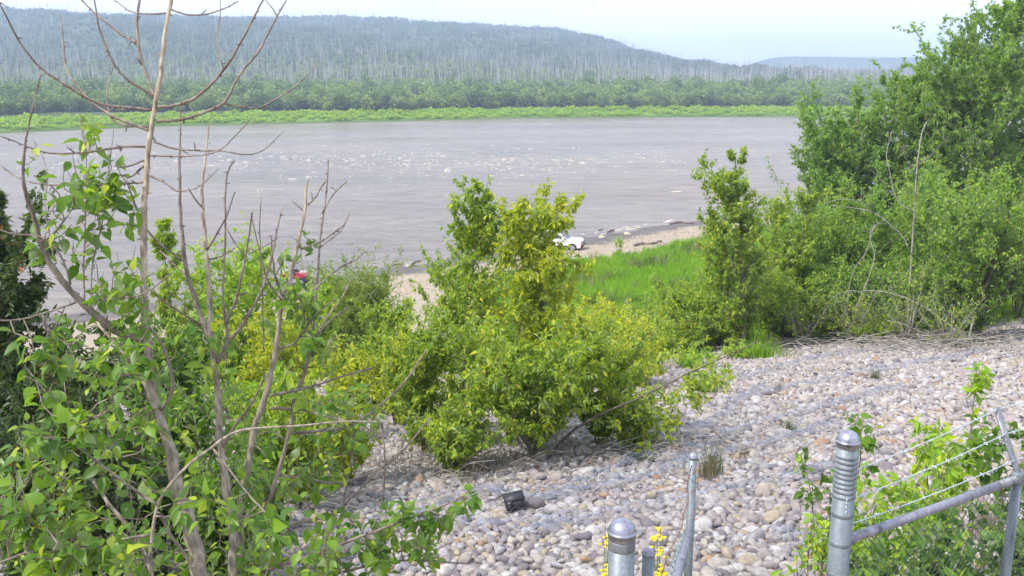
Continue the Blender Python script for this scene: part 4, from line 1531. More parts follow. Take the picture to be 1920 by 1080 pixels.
ux = rs.uniform(-14, 26, 9000)
uy = rs.uniform(20, 44, 9000)
uu = slope_u(ux, uy)
k = (uu > 24.0 + 1.5 * rs.random(9000)) & (uu < 36) & (rs.random(9000) < np.where(ux > 1, 0.35, 1.0) * np.clip((38 - uu) / 10, 0, 1))
ux, uy = ux[k], uy[k]
ug = [proto_obj('undergrowth_source', tuft_mesh('undergrowth_tuft', 24, 0.55, 0.18, (M_GRASS2, M_GRASS2, M_GRASS, M_DRY)[i], 84 + i, 0.009, 0.6)) for i in range(4)]
scatter('undergrowth', drape(ux, uy, -0.02), np.stack([np.zeros(len(ux)), np.zeros(len(ux)), rs.uniform(0, 6.28, len(ux))], -1), rs.uniform(0.5, 1.3, len(ux)),
        rs.choice([0, 0, 1, 1, 2, 3], len(ux)), ug, label='rough olive undergrowth between the bushes along the toe of the stones', cat='undergrowth')

# dead brush on the ground below bushes
br = Acc()
rs = np.random.default_rng(63)
for (pxa, Ya, n, sx, sy, L0) in ((990, 11.6, 120, 1.6, 0.35, 0.7), (800, 11.2, 70, 0.7, 0.4, 0.5), (1690, 25, 160, 2.0, 0.8, 1.2), (1500, 26.5, 120, 2.2, 0.8, 0.9),
                                 (1800, 23.2, 120, 1.6, 0.9, 1.3), (660, 9.6, 60, 1.0, 0.6, 0.6), (430, 6.5, 60, 1.2, 0.7, 0.5)):
    c = ground_at_col(pxa, Ya)
    x = c[0] + rs.normal(size=n) * sx
    y = c[1] + rs.normal(size=n) * sy
    p0 = drape(x, y, 0.10)
    a = rs.uniform(0, 6.28, n)
    L = L0 * rs.uniform(0.3, 1, n)
    e = drape(x + np.cos(a) * L, y + np.sin(a) * L, 0.10)
    e[:, 2] += L * rs.uniform(0, 0.35, n)
    mid = (p0 + e) / 2 + rs.normal(size=(n, 3)) * 0.05 * L0 + np.array([0, 0, 0.05])
    V, F = batch_tubes(np.stack([p0, mid, e], 1), np.array([[1, 0.8, 0.35]]) * (rs.uniform(0.003, 0.008, n) * (1 if Ya < 20 else 2.2))[:, None], 4, False)
    br.add(V, F)
tag(link('dead_brush', br.mesh('dead_brush', M_GREYWOOD)), 'dry fallen twigs and brush lying under the bushes', 'brush', None, 'stuff')


# ------------------------------------------------------------------ hand-traced bare limbs
def traced(pts, wpx, depth, n=None, rs=None, wob=0.0):
    """pts photo pixels; depth = scalar or (start, end); wpx = (start,end) pixel widths -> path, radii"""
    pts = np.asarray(pts, float)
    if np.isscalar(depth):
        depth = (depth, depth)
    d = np.linspace(0, 1, len(pts))
    dep = np.interp(d, np.linspace(0, 1, len(depth)), depth)
    P = np.array([at(x, y, z) for (x, y), z in zip(pts, dep)])
    n = n or max(6, len(pts) * 3)
    S = smooth_path(P, n)
    t = np.linspace(0, 1, n)
    w = np.interp(t, np.linspace(0, 1, len(wpx)), wpx)
    dd = np.interp(t, np.linspace(0, 1, len(dep)), dep)
    return S, w * dd / FPX / 2


def limb(acc, S, rad, rs, sides=7, buds=True, spur=0.02, bud_step=0.055):
    if len(S) > 8:
        rad = rad * (1 + 0.07 * rs.normal(size=len(S)))
        S = S + rs.normal(size=S.shape) * np.minimum(rad[:, None] * 0.18, 0.004)
    acc.add(*batch_tubes(S[None], rad[None], sides))
    if not buds:
        return
    L = np.concatenate([[0], np.cumsum(np.linalg.norm(np.diff(S, axis=0), axis=1))])
    m = int(L[-1] / bud_step)
    if m < 1:
        return
    s = rs.uniform(0, L[-1], m)
    B = np.stack([np.interp(s, L, S[:, i]) for i in range(3)], -1)
    T = unit(np.stack([np.interp(np.minimum(s + 0.02, L[-1]), L, S[:, i]) for i in range(3)], -1) - B + 1e-6)
    rr = np.interp(s, L, rad)
    D = unit(T * 0.5 + rs.normal(size=(m, 3)) * 0.9)
    ln = rr + spur * rs.uniform(0.3, 1.3, m) * np.where(rs.random(m) < 0.12, 3.0, 1.0)
    e = B + D * ln[:, None]
    mid = B + D * (ln * 0.55)[:, None] + T * 0.002
    br_ = np.minimum(rr * 0.55, 0.004)[:, None]
    acc.add(*batch_tubes(np.stack([B, mid, e], 1), np.concatenate([br_, br_ * 1.1 + 0.0004, br_ * 0.5], 1), 4))


def build_traced_tree(name, label, base_px, specs, leaf_spec, matkey, seed, cat='tree'):
    """specs: list of (part, pts, widths, depth); leaf_spec: [(cx,cy,rx,ry,depth,djit,n_shoots,leaf_len)]"""
    rs = np.random.default_rng(seed)
    root_p = np.array(base_px, float)
    root = empty(name, root_p, label, cat)
    nodes = []
    for part, pts, wpx, dep in specs:
        S, rad = traced(pts, wpx, dep)
        a = Acc()
        limb(a, S - root_p, rad, rs, 9 if part == 'trunk' else 6, spur=0.012 if part == 'trunk' else 0.014,
             bud_step=0.09 if part == 'trunk' else 0.045)
        link(part, a.mesh(part, M_BARK if part == 'trunk' else M_TWIG, True), root)
        nodes.append(S)
    nodes = np.concatenate(nodes)
    shoots = []
    car = []
    for (cx, cy, rx, ry, dep, dj, ns) in leaf_spec:
        for _ in range(ns):
            a = rs.uniform(0, 6.28)
            q = math.sqrt(rs.random())
            tgt = at(cx + rx * q * math.cos(a), cy + ry * q * math.sin(a), dep + rs.normal() * dj)
            gz = float(ground_z(tgt[0], tgt[1]))
            if tgt[2] < gz + 0.15:
                tgt[2] = gz + 0.15 + rs.random() * 0.2
            src = nodes[np.argmin(np.linalg.norm(nodes - (tgt - [0, 0, 0.12]), axis=1) + rs.random(len(nodes)) * 0.10)]
            v = tgt - src
            Ls = np.linalg.norm(v)
            if Ls > 0.42:
                src = tgt + np.array([rs.normal() * 0.12, rs.normal() * 0.12, -rs.uniform(0.18, 0.36)])
                v = tgt - src
            q4 = np.linspace(0, 1, 6)[:, None]
            path = src + v * q4 + np.array([0, 0, -0.10]) * np.linalg.norm(v) * np.sin(q4 * math.pi) + rs.normal(size=(6, 3)) * 0.012 * (q4 > 0)
            shoots.append(path)
            car.append((path, Ls))
    SH = np.array(shoots) - root_p
    V, F = batch_tubes(SH, np.array([[0.0035, 0.003, 0.0026, 0.0022, 0.0018, 0.0012]]).repeat(len(SH), 0), 4, False)
    tw = link('twigs', mesh_np('twigs', V, F, M_TWIG), root)
    tw['kind'] = 'stuff'
    pos, D, L, tint = [], [], [], []
    for path in SH:
        n = int(rs.integers(5, 10))
        f = np.sort(rs.uniform(0.30, 1.0, n))
        p = np.stack([np.interp(f, np.linspace(0, 1, 6), path[:, i]) for i in range(3)], -1)
        ax = unit(path[-1] - path[0])
        d = unit(ax * 0.35 + rs.normal(size=(n, 3)) * 0.75 + np.array([0, 0, -0.45]))
        l = rs.uniform(0.038, 0.086, n) * np.where(f > 0.9, 0.75, 1)
        base_t = rs.beta(1.5, 2.4)
        pos.append(p + d * l[:, None] * 0.4)
        D.append(d)
        L.append(l)
        tint.append(np.clip(base_t * 0.7 + rs.beta(1.4, 2.2, n) * 0.55 + (f > 0.9) * 0.3, 0, 0.999))
    pos, D, L, tint = np.concatenate(pos), np.concatenate(D), np.concatenate(L), np.concatenate(tint)
    qx, qy, qz = project(pos + root_p)
    ok = (qx > -30) & (qx < 1950) & (qy > -20) & (qy < 1095)
    sc_ = np.where(ok, L / qz, 0)
    o_ = np.argsort(-sc_)[:300]
    rest = np.ones(len(pos), bool)
    rest[o_] = False
    add_leaf_objects(root, pos[o_], D[o_], L[o_], rs, matkey, tint[o_])
    V, F, t = batch_leaves(pos[rest], D[rest], L[rest], rs, 'near', 0.64, tint[rest])
    c = link('crown', mesh_np('crown', V, F, M_LEAF[matkey], t, smooth=True), root)
    c['kind'] = 'stuff'
    print(name, 'leaves', len(pos))
    return root


D1 = 4.6
trunk1 = [(412, 1420), (400, 1250), (374, 1080), (360, 1003), (337, 927), (328, 887), (317, 837), (297, 773), (283, 727), (281, 680), (275, 637), (271, 560), (269, 460),
          (272, 360), (275, 307), (280, 267), (287, 227), (293, 190), (298, 157), (305, 97), (313, 43), (321, 0), (326, -60)]
spec1 = [
    ('trunk', trunk1, (42, 39, 34, 30, 28, 22, 16, 15, 13, 12, 10.5, 9, 7.5, 6.5), D1),
    ('branch', [(286, 206), (203, 198), (163, 185), (140, 170), (80, 130), (50, 97), (30, 68), (13, 33), (0, 7), (-14, -30)], (6, 4.5, 2.5), (D1, 4.25)),
    ('branch', [(280, 245), (233, 227), (197, 210), (163, 183), (147, 163), (128, 137), (121, 107), (117, 60), (113, 28)], (6, 4, 2.4), (D1, 4.9)),
    ('branch', [(278, 237), (233, 235), (210, 223), (202, 200), (202, 163), (213, 123)], (5, 3.4, 2), (D1, 4.8)),
    ('branch', [(290, 182), (267, 167), (237, 147), (217, 125), (203, 97), (187, 57), (182, 30), (177, 0), (174, -30)], (5.5, 4.2, 2.5), (D1, 4.4)),
    ('branch', [(292, 183), (277, 150), (263, 103), (257, 60), (258, 27), (262, 0), (266, -40)], (6.5, 5.5, 4), (D1, 4.75)),
    ('branch', [(257, 80), (233, 68), (200, 43), (173, 20), (153, 0), (140, -20)], (4.5, 3.5, 2.5), (4.75, 4.9)),
    ('branch', [(297, 200), (320, 199), (353, 190), (383, 170), (403, 150), (430, 117), (447, 87), (460, 63), (477, 30), (493, 0), (505, -30)], (6.5, 5, 2.8), (D1, 4.3)),
    ('branch', [(420, 128), (408, 97), (407, 67), (413, 27), (413, 0)], (3, 2.4, 1.8), (4.42, 4.5)),
    ('branch', [(293, 227), (320, 227), (360, 220), (390, 207), (420, 193), (437, 163), (455, 132), (483, 100), (500, 67), (520, 30), (537, 0)], (6.5, 5, 3), (D1, 4.9)),
    ('branch', [(420, 195), (447, 200), (483, 202), (510, 190), (540, 172), (567, 150), (597, 117)], (4, 3, 1.6), (4.72, 4.95)),
    ('branch', [(520, 30), (508, 12), (497, 0)], (2.4, 1.8), (4.88, 4.85)),
    ('branch', [(323, 18), (353, 28), (393, 25), (427, 13), (447, 2)], (4, 3, 2), (D1, 4.45)),
    ('branch', [(313, 25), (277, 26), (247, 22), (228, 10), (213, -2)], (4, 3, 2), (D1, 4.75)),
    ('branch', [(273, 275), (233, 275), (167, 285), (110, 288), (70, 282), (33, 267), (0, 255)], (5, 4, 2.6), (D1, 4.35)),
    ('branch', [(268, 342), (200, 347), (117, 348), (67, 343), (33, 332), (0, 310)], (4.5, 3.5, 2.4), (D1, 4.8)),
    ('branch', [(288, 265), (320, 277), (360, 282), (417, 283), (460, 290), (493, 282), (533, 245)], (4, 3, 1.6), (D1, 4.7)),
    ('branch', [(283, 292), (333, 293), (383, 290), (413, 280), (443, 253), (470, 223)], (4, 3, 1.6), (D1, 4.45)),
    ('branch', [(282, 330), (310, 343), (333, 358), (372, 350), (410, 316)], (4, 3, 1.6), (D1, 4.4)),
    ('branch', [(270, 311), (245, 332), (233, 330), (215, 326)], (4, 3, 2), (D1, 4.7)),
    ('branch', [(270, 301), (240, 312), (219, 313)], (4, 3.5, 2.5), (D1, 4.5)),
    ('branch', [(268, 637), (233, 627), (200, 607), (167, 580), (140, 553), (120, 530), (100, 503), (80, 470), (70, 433), (58, 390), (47, 360), (43, 333), (45, 290), (53, 240), (63, 197), (77, 133)],
     (14, 13, 11, 7, 4, 2.2), (D1, 4.1)),
    ('branch', [(157, 567), (200, 562), (267, 552), (323, 510)], (3.4, 2.4), (4.4, 4.2)),
    ('branch', [(143, 567), (105, 580), (67, 592), (30, 600), (-20, 601)], (4, 3.4, 3), (4.35, 4.1)),
    ('branch', [(133, 533), (110, 473), (73, 443), (33, 440), (-10, 428)], (4.5, 3.6, 2.4), (4.35, 4.3)),
    ('branch', [(77, 452), (100, 440), (120, 415), (140, 385)], (3, 2.2, 1.6), (4.3, 4.25)),
    ('branch', [(100, 480), (93, 440), (85, 400), (88, 330), (78, 290), (60, 262)], (2.6, 2, 1.4), (4.3, 4.5)),
    ('branch', [(158, 568), (157, 500), (160, 420), (162, 340), (160, 270), (150, 225)], (3.4, 2.6, 1.6), (4.42, 4.5)),
    ('branch', [(172, 580), (173, 500), (195, 400), (205, 310), (213, 245)], (3, 2.4, 1.6), (4.42, 4.6)),
    ('branch', [(296, 780), (268, 715), (230, 660), (185, 610)], (9, 7, 5), (D1, 4.9)),
    ('branch', [(300, 770), (325, 730), (310, 660), (280, 612)], (8, 6, 4), (D1, 4.4)),
]
leaf1 = [
    (190, 420, 60, 100, 4.5, 0.14, 15), (170, 330, 40, 50, 4.5, 0.10, 5), (100, 300, 50, 60, 4.3, 0.12, 5), (160, 235, 25, 30, 4.5, 0.05, 3),
    (95, 430, 40, 60, 4.3, 0.10, 6), (230, 520, 60, 70, 4.5, 0.15, 14), (210, 330, 40, 50, 4.6, 0.1, 8),
    (130, 640, 90, 60, 4.4, 0.2, 13), (70, 760, 80, 90, 4.2, 0.2, 12), (190, 760, 90, 90, 4.5, 0.2, 13), (60, 900, 90, 90, 4.0, 0.2, 18),
    (190, 900, 90, 90, 4.5, 0.25, 17), (120, 1010, 140, 70, 4.1, 0.25, 24), (330, 720, 60, 80, 5.1, 0.15, 12), (250, 650, 50, 60, 4.6, 0.2, 9),
    (290, 1010, 70, 70, 4.9, 0.2, 18),
]
b1 = at(412, 1420, D1)
b1[2] = ground_z(b1[0], b1[1])
build_traced_tree('poplar_tree', 'near poplar with a pale bare trunk and curved leafless branches in its top', b1, spec1, leaf1, 'poplar', 71)

D2 = 4.9
trunk2 = [(452, 1420), (446, 1200), (437, 1020), (430, 953), (420, 887), (413, 820), (407, 727), (403, 683), (397, 643), (393, 577), (390, 510), (385, 450), (380, 393), (377, 355), (383, 320), (392, 232)]
spec2 = [
    ('trunk', trunk2, (42, 36, 30, 24, 17, 14, 13, 11, 9, 7, 5, 3), D2),
    ('stem', [(398, 645), (380, 600), (360, 547), (347, 493), (342, 443), (337, 360), (337, 290), (339, 200)], (12, 9, 7, 5, 2.5), (D2, 5.0)),
    ('branch', [(342, 490), (300, 457), (273, 427), (258, 395), (247, 367), (236, 335)], (5, 4, 2.5), (4.98, 4.8)),
    ('branch', [(352, 520), (320, 490), (300, 470)], (3, 2.2), (4.98, 5.1)),
    ('branch', [(376, 610), (345, 590), (315, 570), (285, 545)], (6, 4.5, 3), (4.92, 4.75)),
    ('stem', [(407, 680), (427, 637), (420, 580), (418, 543), (420, 490), (422, 443), (423, 360), (428, 320), (440, 300)], (8, 5, 4, 3), (D2, 4.75)),
    ('stem', [(407, 682), (430, 640), (450, 617), (483, 560), (503, 510), (520, 427), (528, 387)], (8, 6, 4.5, 2.6), (D2, 5.1)),
    ('branch', [(388, 470), (405, 440), (425, 405), (440, 360)], (4.5, 3.4, 2.5), (D2, 4.7)),
    ('branch', [(391, 487), (415, 480), (440, 465)], (3.4, 2), (D2, 5.05)),
    ('stem', [(420, 610), (443, 560), (457, 493), (462, 473), (467, 440), (473, 397)], (6, 5, 3.4), (4.85, 4.7)),
    ('branch', [(458, 478), (437, 450), (425, 427)], (3.4, 2), (4.75, 4.7)),
    ('branch', [(465, 475), (493, 463), (520, 447)], (3.2, 2), (4.75, 4.8)),
    ('branch', [(383, 393), (365, 372), (353, 352)], (3.4, 2), (D2, 4.8)),
    ('branch', [(495, 660), (492, 560), (490, 500), (487, 430), (490, 366)], (3, 2.6, 2), (5.0, 4.95)),
    ('branch', [(416, 840), (440, 800), (470, 760), (500, 700)], (7, 5, 3.5), (D2, 4.7)),
]
leaf2 = [(420, 760, 70, 80, 5.4, 0.15, 12), (430, 900, 70, 80, 5.4, 0.2, 14), (460, 1010, 90, 60, 5.2, 0.2, 24), (400, 600, 70, 60, 5.3, 0.15, 9), (560, 1010, 80, 50, 4.7, 0.2, 16),
         (540, 890, 80, 60, 5.4, 0.2, 12), (390, 640, 30, 40, 4.8, 0.1, 4)]
b2 = at(452, 1420, D2)
b2[2] = ground_z(b2[0], b2[1])
build_traced_tree('poplar_tree', 'grey stemmed young poplar right of the pale trunk with leafless upright tops', b2, spec2, leaf2, 'poplar', 72)

D3 = 5.2
trunk3 = [(475, 1400), (455, 1120), (448, 1000), (455, 920), (467, 853), (480, 797), (500, 730), (520, 643), (530, 560), (540, 540), (550, 493), (563, 437), (573, 393), (573, 360), (578, 335)]
spec3 = [
    ('trunk', trunk3, (30, 24, 20, 16, 13, 11, 9, 7, 4), D3),
    ('stem', [(470, 1100), (490, 980), (510, 923), (523, 880), (540, 820), (553, 737), (567, 713), (583, 643), (592, 560), (597, 493), (603, 427), (612, 360), (616, 300)], (12, 10, 8, 6, 4.5, 2.6), (D3, 5.4)),
    ('branch', [(563, 467), (600, 453), (628, 435), (645, 420), (655, 402)], (4, 3, 2), (D3, 5.3)),
    ('branch', [(577, 383), (590, 372), (600, 355), (610, 340)], (3.4, 2), (D3, 5.1)),
    ('branch', [(571, 397), (558, 385), (548, 377)], (3, 2), (D3, 5.2)),
    ('branch', [(597, 465), (625, 445), (642, 428), (655, 400)], (3.2, 2.2), (5.3, 5.4)),
    ('branch', [(604, 400), (625, 365), (650, 340)], (3, 2), (5.35, 5.45)),
    ('branch', [(532, 560), (520, 530), (513, 500), (508, 440)], (5, 4, 2.6), (D3, 5.1)),
    ('branch', [(530, 565), (500, 520), (470, 400)], (4, 3, 2), (D3, 5.0)),
    ('branch', [(547, 593), (575, 560), (600, 533), (640, 500), (665, 488), (683, 474)], (4.5, 3.5, 2.6), (5.2, 5.5)),
    ('branch', [(583, 650), (610, 600), (640, 560), (660, 520)], (4, 3, 2), (5.3, 5.6)),
    ('branch', [(585, 640), (620, 600), (655, 575)], (4, 2.4), (5.3, 5.5)),
    ('branch', [(520, 655), (555, 640), (590, 590), (630, 560)], (4, 2.8), (5.2, 5.0)),
    ('branch', [(507, 742), (555, 732), (600, 720), (650, 703), (700, 690)], (6, 4.5, 3), (D3, 5.3)),
    ('branch', [(507, 765), (560, 768), (610, 780), (650, 790)], (5, 3), (D3, 5.0)),
    ('branch', [(548, 812), (600, 808), (650, 800), (700, 770), (755, 720), (800, 655)], (6, 4.5, 2.6), (5.3, 5.6)),
    ('branch', [(525, 890), (580, 900), (640, 905), (700, 885), (750, 850), (807, 783)], (6, 5, 4, 2.6), (5.3, 5.7)),
    ('branch', [(490, 1000), (560, 980), (610, 970), (640, 953), (690, 900), (753, 843)], (6, 5, 4, 2.6), (5.1, 5.4)),
    ('branch', [(470, 1090), (560, 1085), (640, 1073), (707, 1057), (780, 1050), (873, 1057)], (7, 5, 3), (5.0, 5.2)),
    ('branch', [(470, 1080), (560, 1050), (640, 1020), (720, 990), (800, 960), (860, 935), (884, 918)], (7, 5, 3), (5.0, 4.8)),
    ('branch', [(620, 1060), (640, 960), (655, 880), (665, 810)], (4.5, 3.4, 2.4), (5.3, 5.4)),
    ('branch', [(718, 940), (722, 880), (718, 800)], (4, 2.4), (5.6, 5.7)),
]
leaf3 = [(640, 740, 80, 70, 5.4, 0.25, 14), (600, 850, 90, 70, 5.3, 0.25, 16), (700, 960, 60, 40, 5.1, 0.15, 9), (800, 980, 60, 45, 4.9, 0.1, 16), (690, 1040, 50, 40, 5.0, 0.1, 10),
         (860, 935, 30, 25, 4.8, 0.05, 5), (545, 440, 30, 50, 5.2, 0.05, 3), (548, 535, 34, 26, 5.1, 0.05, 7), (560, 620, 60, 60, 5.3, 0.2, 9), (760, 1010, 60, 30, 5.0, 0.1, 6), (620, 1000, 60, 50, 5.0, 0.15, 9)]
b3 = at(475, 1400, D3)
b3[2] = ground_z(b3[0], b3[1])
build_traced_tree('poplar_tree', 'many stemmed young poplar reaching right over the stones towards the box', b3, spec3, leaf3, 'poplar', 73)

D4 = 3.9
spec4 = [
    ('trunk', [(300, 1500), (292, 1250), (287, 1080), (282, 1037), (287, 987), (295, 947), (310, 920), (333, 893), (367, 860), (400, 837), (433, 813), (483, 803), (567, 798), (640, 790), (725, 792)],
     (10, 8.5, 7, 6.2, 5.8, 5, 3.4, 2.2), (3.8, 3.8, 4.2)),
    ('branch', [(295, 947), (240, 910), (187, 870), (153, 840), (140, 810), (142, 798), (150, 796)], (6, 4.5, 3), (3.8, 3.7)),
    ('branch', [(297, 960), (320, 1003), (347, 1040), (363, 1077), (380, 1130)], (6, 6, 5), (3.85, 3.9)),
    ('branch', [(400, 842), (430, 880), (460, 920), (500, 963), (543, 993)], (4.5, 4, 3), (3.95, 3.8)),
    ('branch', [(282, 1003), (233, 1010), (167, 1027), (100, 1035), (60, 1033), (-20, 1062)], (5, 4.5, 4), (3.8, 3.6)),
    ('branch', [(285, 1075), (255, 1010), (170, 893), (192, 860), (217, 830)], (8, 7, 6), (3.9, 4.3)),
]
leaf4 = [(130, 800, 60, 40, 3.7, 0.08, 7), (380, 930, 40, 40, 3.6, 0.06, 5), (60, 940, 60, 50, 3.7, 0.1, 10), (150, 1020, 110, 40, 3.6, 0.1, 14), (30, 850, 30, 60, 3.7, 0.1, 6),
         (480, 1000, 60, 30, 3.7, 0.1, 6), (260, 690, 40, 30, 3.8, 0.05, 4), (90, 700, 50, 30, 3.8, 0.06, 5)]
b4 = at(300, 1500, 3.8)
b4[2] = ground_z(b4[0], b4[1])
build_traced_tree('poplar_sapling', 'thin arching light brown stem bending right in front of the trunks', b4, spec4, leaf4, 'poplar', 74, 'sapling')


# ---- bare dead shrubs on the right
def bare_shrub(name, label, px_base, Y, limbs, bark, seed, wscale=1.0):
    base = ground_at_col(px_base, Y)
    root = empty(name, base, label, 'dead shrub')
    rs = np.random.default_rng(seed)
    dep0 = Y * CP - (base[2] - EYE) * SP
    for pts, w in limbs:
        S, rad = traced(pts, w, (dep0, dep0 + rs.normal() * 0.8))
        a = Acc()
        limb(a, S - base, rad * wscale * (0.62 if Y > 20 else 1), rs, 5, True, 0.20, 0.22)
        link('branch', a.mesh('branch', bark, True), root)
    return root


bare_shrub('dead_shrub', 'bare pale antler like branches standing out before the tallest poplar', 1715, 25.2, [
    ([(1700, 640), (1705, 540), (1712, 440), (1718, 330), (1722, 290), (1728, 250), (1738, 228)], (6, 5, 3)),
    ([(1718, 330), (1700, 300), (1695, 270)], (3.4, 2)),
    ([(1720, 310), (1750, 288), (1765, 270), (1778, 255)], (3.4, 2)),
    ([(1712, 400), (1680, 370), (1668, 320), (1662, 290), (1672, 246)], (4, 3, 2)),
    ([(1662, 350), (1640, 325), (1622, 308)], (3, 2)),
    ([(1705, 470), (1690, 440), (1640, 400), (1600, 390), (1560, 385)], (4, 3, 2)),
    ([(1640, 400), (1612, 378), (1575, 374), (1545, 382)], (3, 2))], M_GREYWOOD, 81)
bare_shrub('dead_shrub', 'bare fallen grey branches sprawling on the stones by the thick trunked bush', 1770, 23.8, [
    ([(1815, 640), (1780, 610), (1740, 580), (1700, 560), (1660, 548), (1620, 545)], (6, 5, 3)),
    ([(1800, 660), (1760, 640), (1700, 610), (1660, 600)], (5, 4, 2.4)),
    ([(1800, 650), (1850, 645), (1890, 640), (1915, 650)], (5, 3)),
    ([(1815, 640), (1835, 560), (1850, 520)], (7, 5, 4)),
    ([(1790, 660), (1810, 690), (1822, 700)], (5, 4))], M_GREYWOOD, 82)
bare_shrub('dead_shrub', 'grey bare sticks leaning in the olive bush left of the antler branches', 1590, 25.8, [
    ([(1585, 620), (1592, 540), (1605, 500), (1625, 470), (1640, 420)], (4, 3, 2)),
    ([(1600, 590), (1625, 530), (1640, 480), (1630, 440), (1650, 415)], (4, 3, 2)),
    ([(1540, 600), (1560, 560), (1600, 545), (1640, 560)], (3, 2))], M_GREYWOOD, 83)
bare_shrub('dead_shrub', 'long leaning grey branch reaching out right of the wide poplar bush', 1010, 11.9, [
    ([(1010, 890), (1050, 830), (1110, 785), (1200, 745), (1290, 700), (1380, 660), (1420, 640)], (7, 6, 4, 2.4)),
    ([(940, 925), (1000, 915), (1080, 890), (1160, 870), (1230, 850)], (5, 4, 2.4)),
    ([(980, 915), (900, 915), (830, 925), (760, 945)], (5, 3.4))], M_DARKBARK, 84, 0.8)

# leaves hanging along the leaning branch, a crown of its own
rs = np.random.default_rng(85)
lb = ground_at_col(1250, 13)
root = empty('poplar_seedling', lb, 'drooping leafy seedlings along the leaning grey branch', 'seedling')
cs = []
for px, py in ((1180, 760), (1220, 745), (1250, 730), (1280, 715), (1310, 690), (1340, 690), (1220, 790), (1260, 770), (1160, 800), (1200, 830), (1300, 745), (1140, 770)):
    for _ in range(5):
        e = at(px + rs.normal() * 18, py + rs.normal() * 14, 12.6 + rs.normal() * 0.3)
        e[2] = max(e[2], float(ground_z(e[0], e[1])) + 0.1)
        s = e + np.array([rs.normal() * 0.1, rs.normal() * 0.1, -rs.uniform(0.1, 0.35)])
        cs.append(smooth_path(np.array([s, (s + e) / 2 + rs.normal(size=3) * 0.03, e]), 4))
cs = np.array(cs) - lb
V, F = batch_tubes(cs, np.full(cs.shape[:2], 0.003), 4, False)
link('trunk', mesh_np('trunk', V, F, M_TWIG), root)
p, D = leaves_on(cs, 1300, rs)
V, F, t = batch_leaves(p, D, 0.075 * rs.uniform(0.6, 1.2, 1300), rs, 'mid', 0.6)
c = link('crown', mesh_np('crown', V, F, M_LEAF['bush'], t), root)
c['kind'] = 'stuff'

# ---- saplings behind the right hand fence
for i, (lab, px, Y, top, half, n, st, sp_, mk) in enumerate((
        ('upright poplar sapling behind the barbed wire with its tip above the ribbed post', 1745, 6.4, 692, [(0, 50), (0.3, 95), (0.6, 90), (0.85, 50), (1, 20)], 330, 3, 70, 'bright'),
        ('leafy poplar sapling just right of the ribbed fence post', 1650, 5.6, 800, [(0, 60), (0.4, 100), (0.7, 90), (1, 40)], 380, 5, 90, 'bright'),
        ('poplar sapling behind the tilted wire arm at the right edge', 1880, 5.9, 770, [(0, 60), (0.4, 100), (0.7, 90), (1, 40)], 360, 4, 80, 'bright'),
        ('sparse poplar sapling reaching left behind the ribbed fence post', 1560, 6.3, 770, [(0, 20), (0.4, 60), (0.8, 70), (1, 40)], 120, 4, 70, 'bright'),
        ('low dense poplar growth behind the chain link near the right rail', 1800, 5.0, 930, [(0, 90), (0.4, 130), (0.7, 120), (1, 60)], 700, 7, 150, 'poplar'),
        ('low dense poplar growth behind the chain link near the ribbed post', 1660, 4.8, 970, [(0, 90), (0.4, 110), (0.7, 100), (1, 50)], 600, 7, 130, 'poplar'),
        ('short poplar shoots left of the ribbed post at the bottom', 1500, 5.6, 985, [(0, 40), (0.5, 60), (1, 30)], 120, 4, 60, 'bright'))):
    plant('poplar_sapling', lab, 'sapling', px, Y, top, half, 0.072, int(n * 2.8), mk if i not in (2, 3) else 'poplar', 90 + i, stems=st, spread_px=sp_, kind='near', singles=300, nb=36, tw=4, r0=0.010,
          bare_low=0.15, hang=0.5)
    

# yellow flowers by the gate
M_FLOWER = simple_mat('yellow_flower', (0.75, 0.56, 0.02), 0.7, noise=0.2, nscale=60)
M_STALK = simple_mat('flower_stalk', (0.10, 0.17, 0.04), 0.7)
rs = np.random.default_rng(95)
for lab, px, py, dep in (('yellow flowering weed behind the small capped gate upright', 1228, 1018, 4.6),
                         ('yellow flowering weed at the bottom right of the capped gate upright', 1234, 1074, 4.3),
                         ('yellow flowering weed left of the big domed gate post', 1132, 1072, 4.6),
                         ('single yellow flower weed peeping left above the domed post', 1137, 1008, 5.0)):
    top = at(px, py, dep)
    base = np.array([top[0], top[1] + 0.03, float(ground_z(top[0], top[1] + 0.03))])
    root = empty('yellow_flower', base, lab, 'flower')
    ns = 4 if 'single' in lab else (4 if 'bottom' in lab else 7)
    heads = Acc()
    P = []
    for i in range(ns):
        e = top - base + np.array([rs.normal() * 0.045, rs.normal() * 0.05, rs.normal() * 0.014])
        s = np.array([rs.normal() * 0.03, rs.normal() * 0.03, -0.05])
        P.append(smooth_path(np.array([s, s * 0.4 + e * 0.5 + rs.normal(size=3) * 0.03, e]), 5))
        for _ in range(5):
            V, F = lathe([(0.002, -0.006), (0.009, 0), (0.008, 0.004), (0.002, 0.006)], 7)
            heads.add(V + e + rs.normal(size=3) * np.array([0.012, 0.012, 0.006]), F)
    V, F = batch_tubes(np.array(P), np.full((ns, 5), 0.002), 4, False)
    link('stalk', mesh_np('stalk', V, F, M_STALK), root)
    f = link('flower_heads', heads.mesh('flower_heads', M_FLOWER, True), root)
    f['kind'] = 'stuff'
    n = 110 if ns > 4 else 20
    car = np.array(P)[:, :4]
    p, D = leaves_on(car, n, rs, hang=0.2)
    p = p * np.array([1.6, 1.6, 1])
    V, F, t = batch_leaves(p, D, 0.05 * rs.uniform(0.5, 1.2, n), rs, 'mid', 0.35)
    lf = link('leaves', mesh_np('leaves', V, F, M_LEAF['bush'], t), root)
    lf['kind'] = 'stuff'

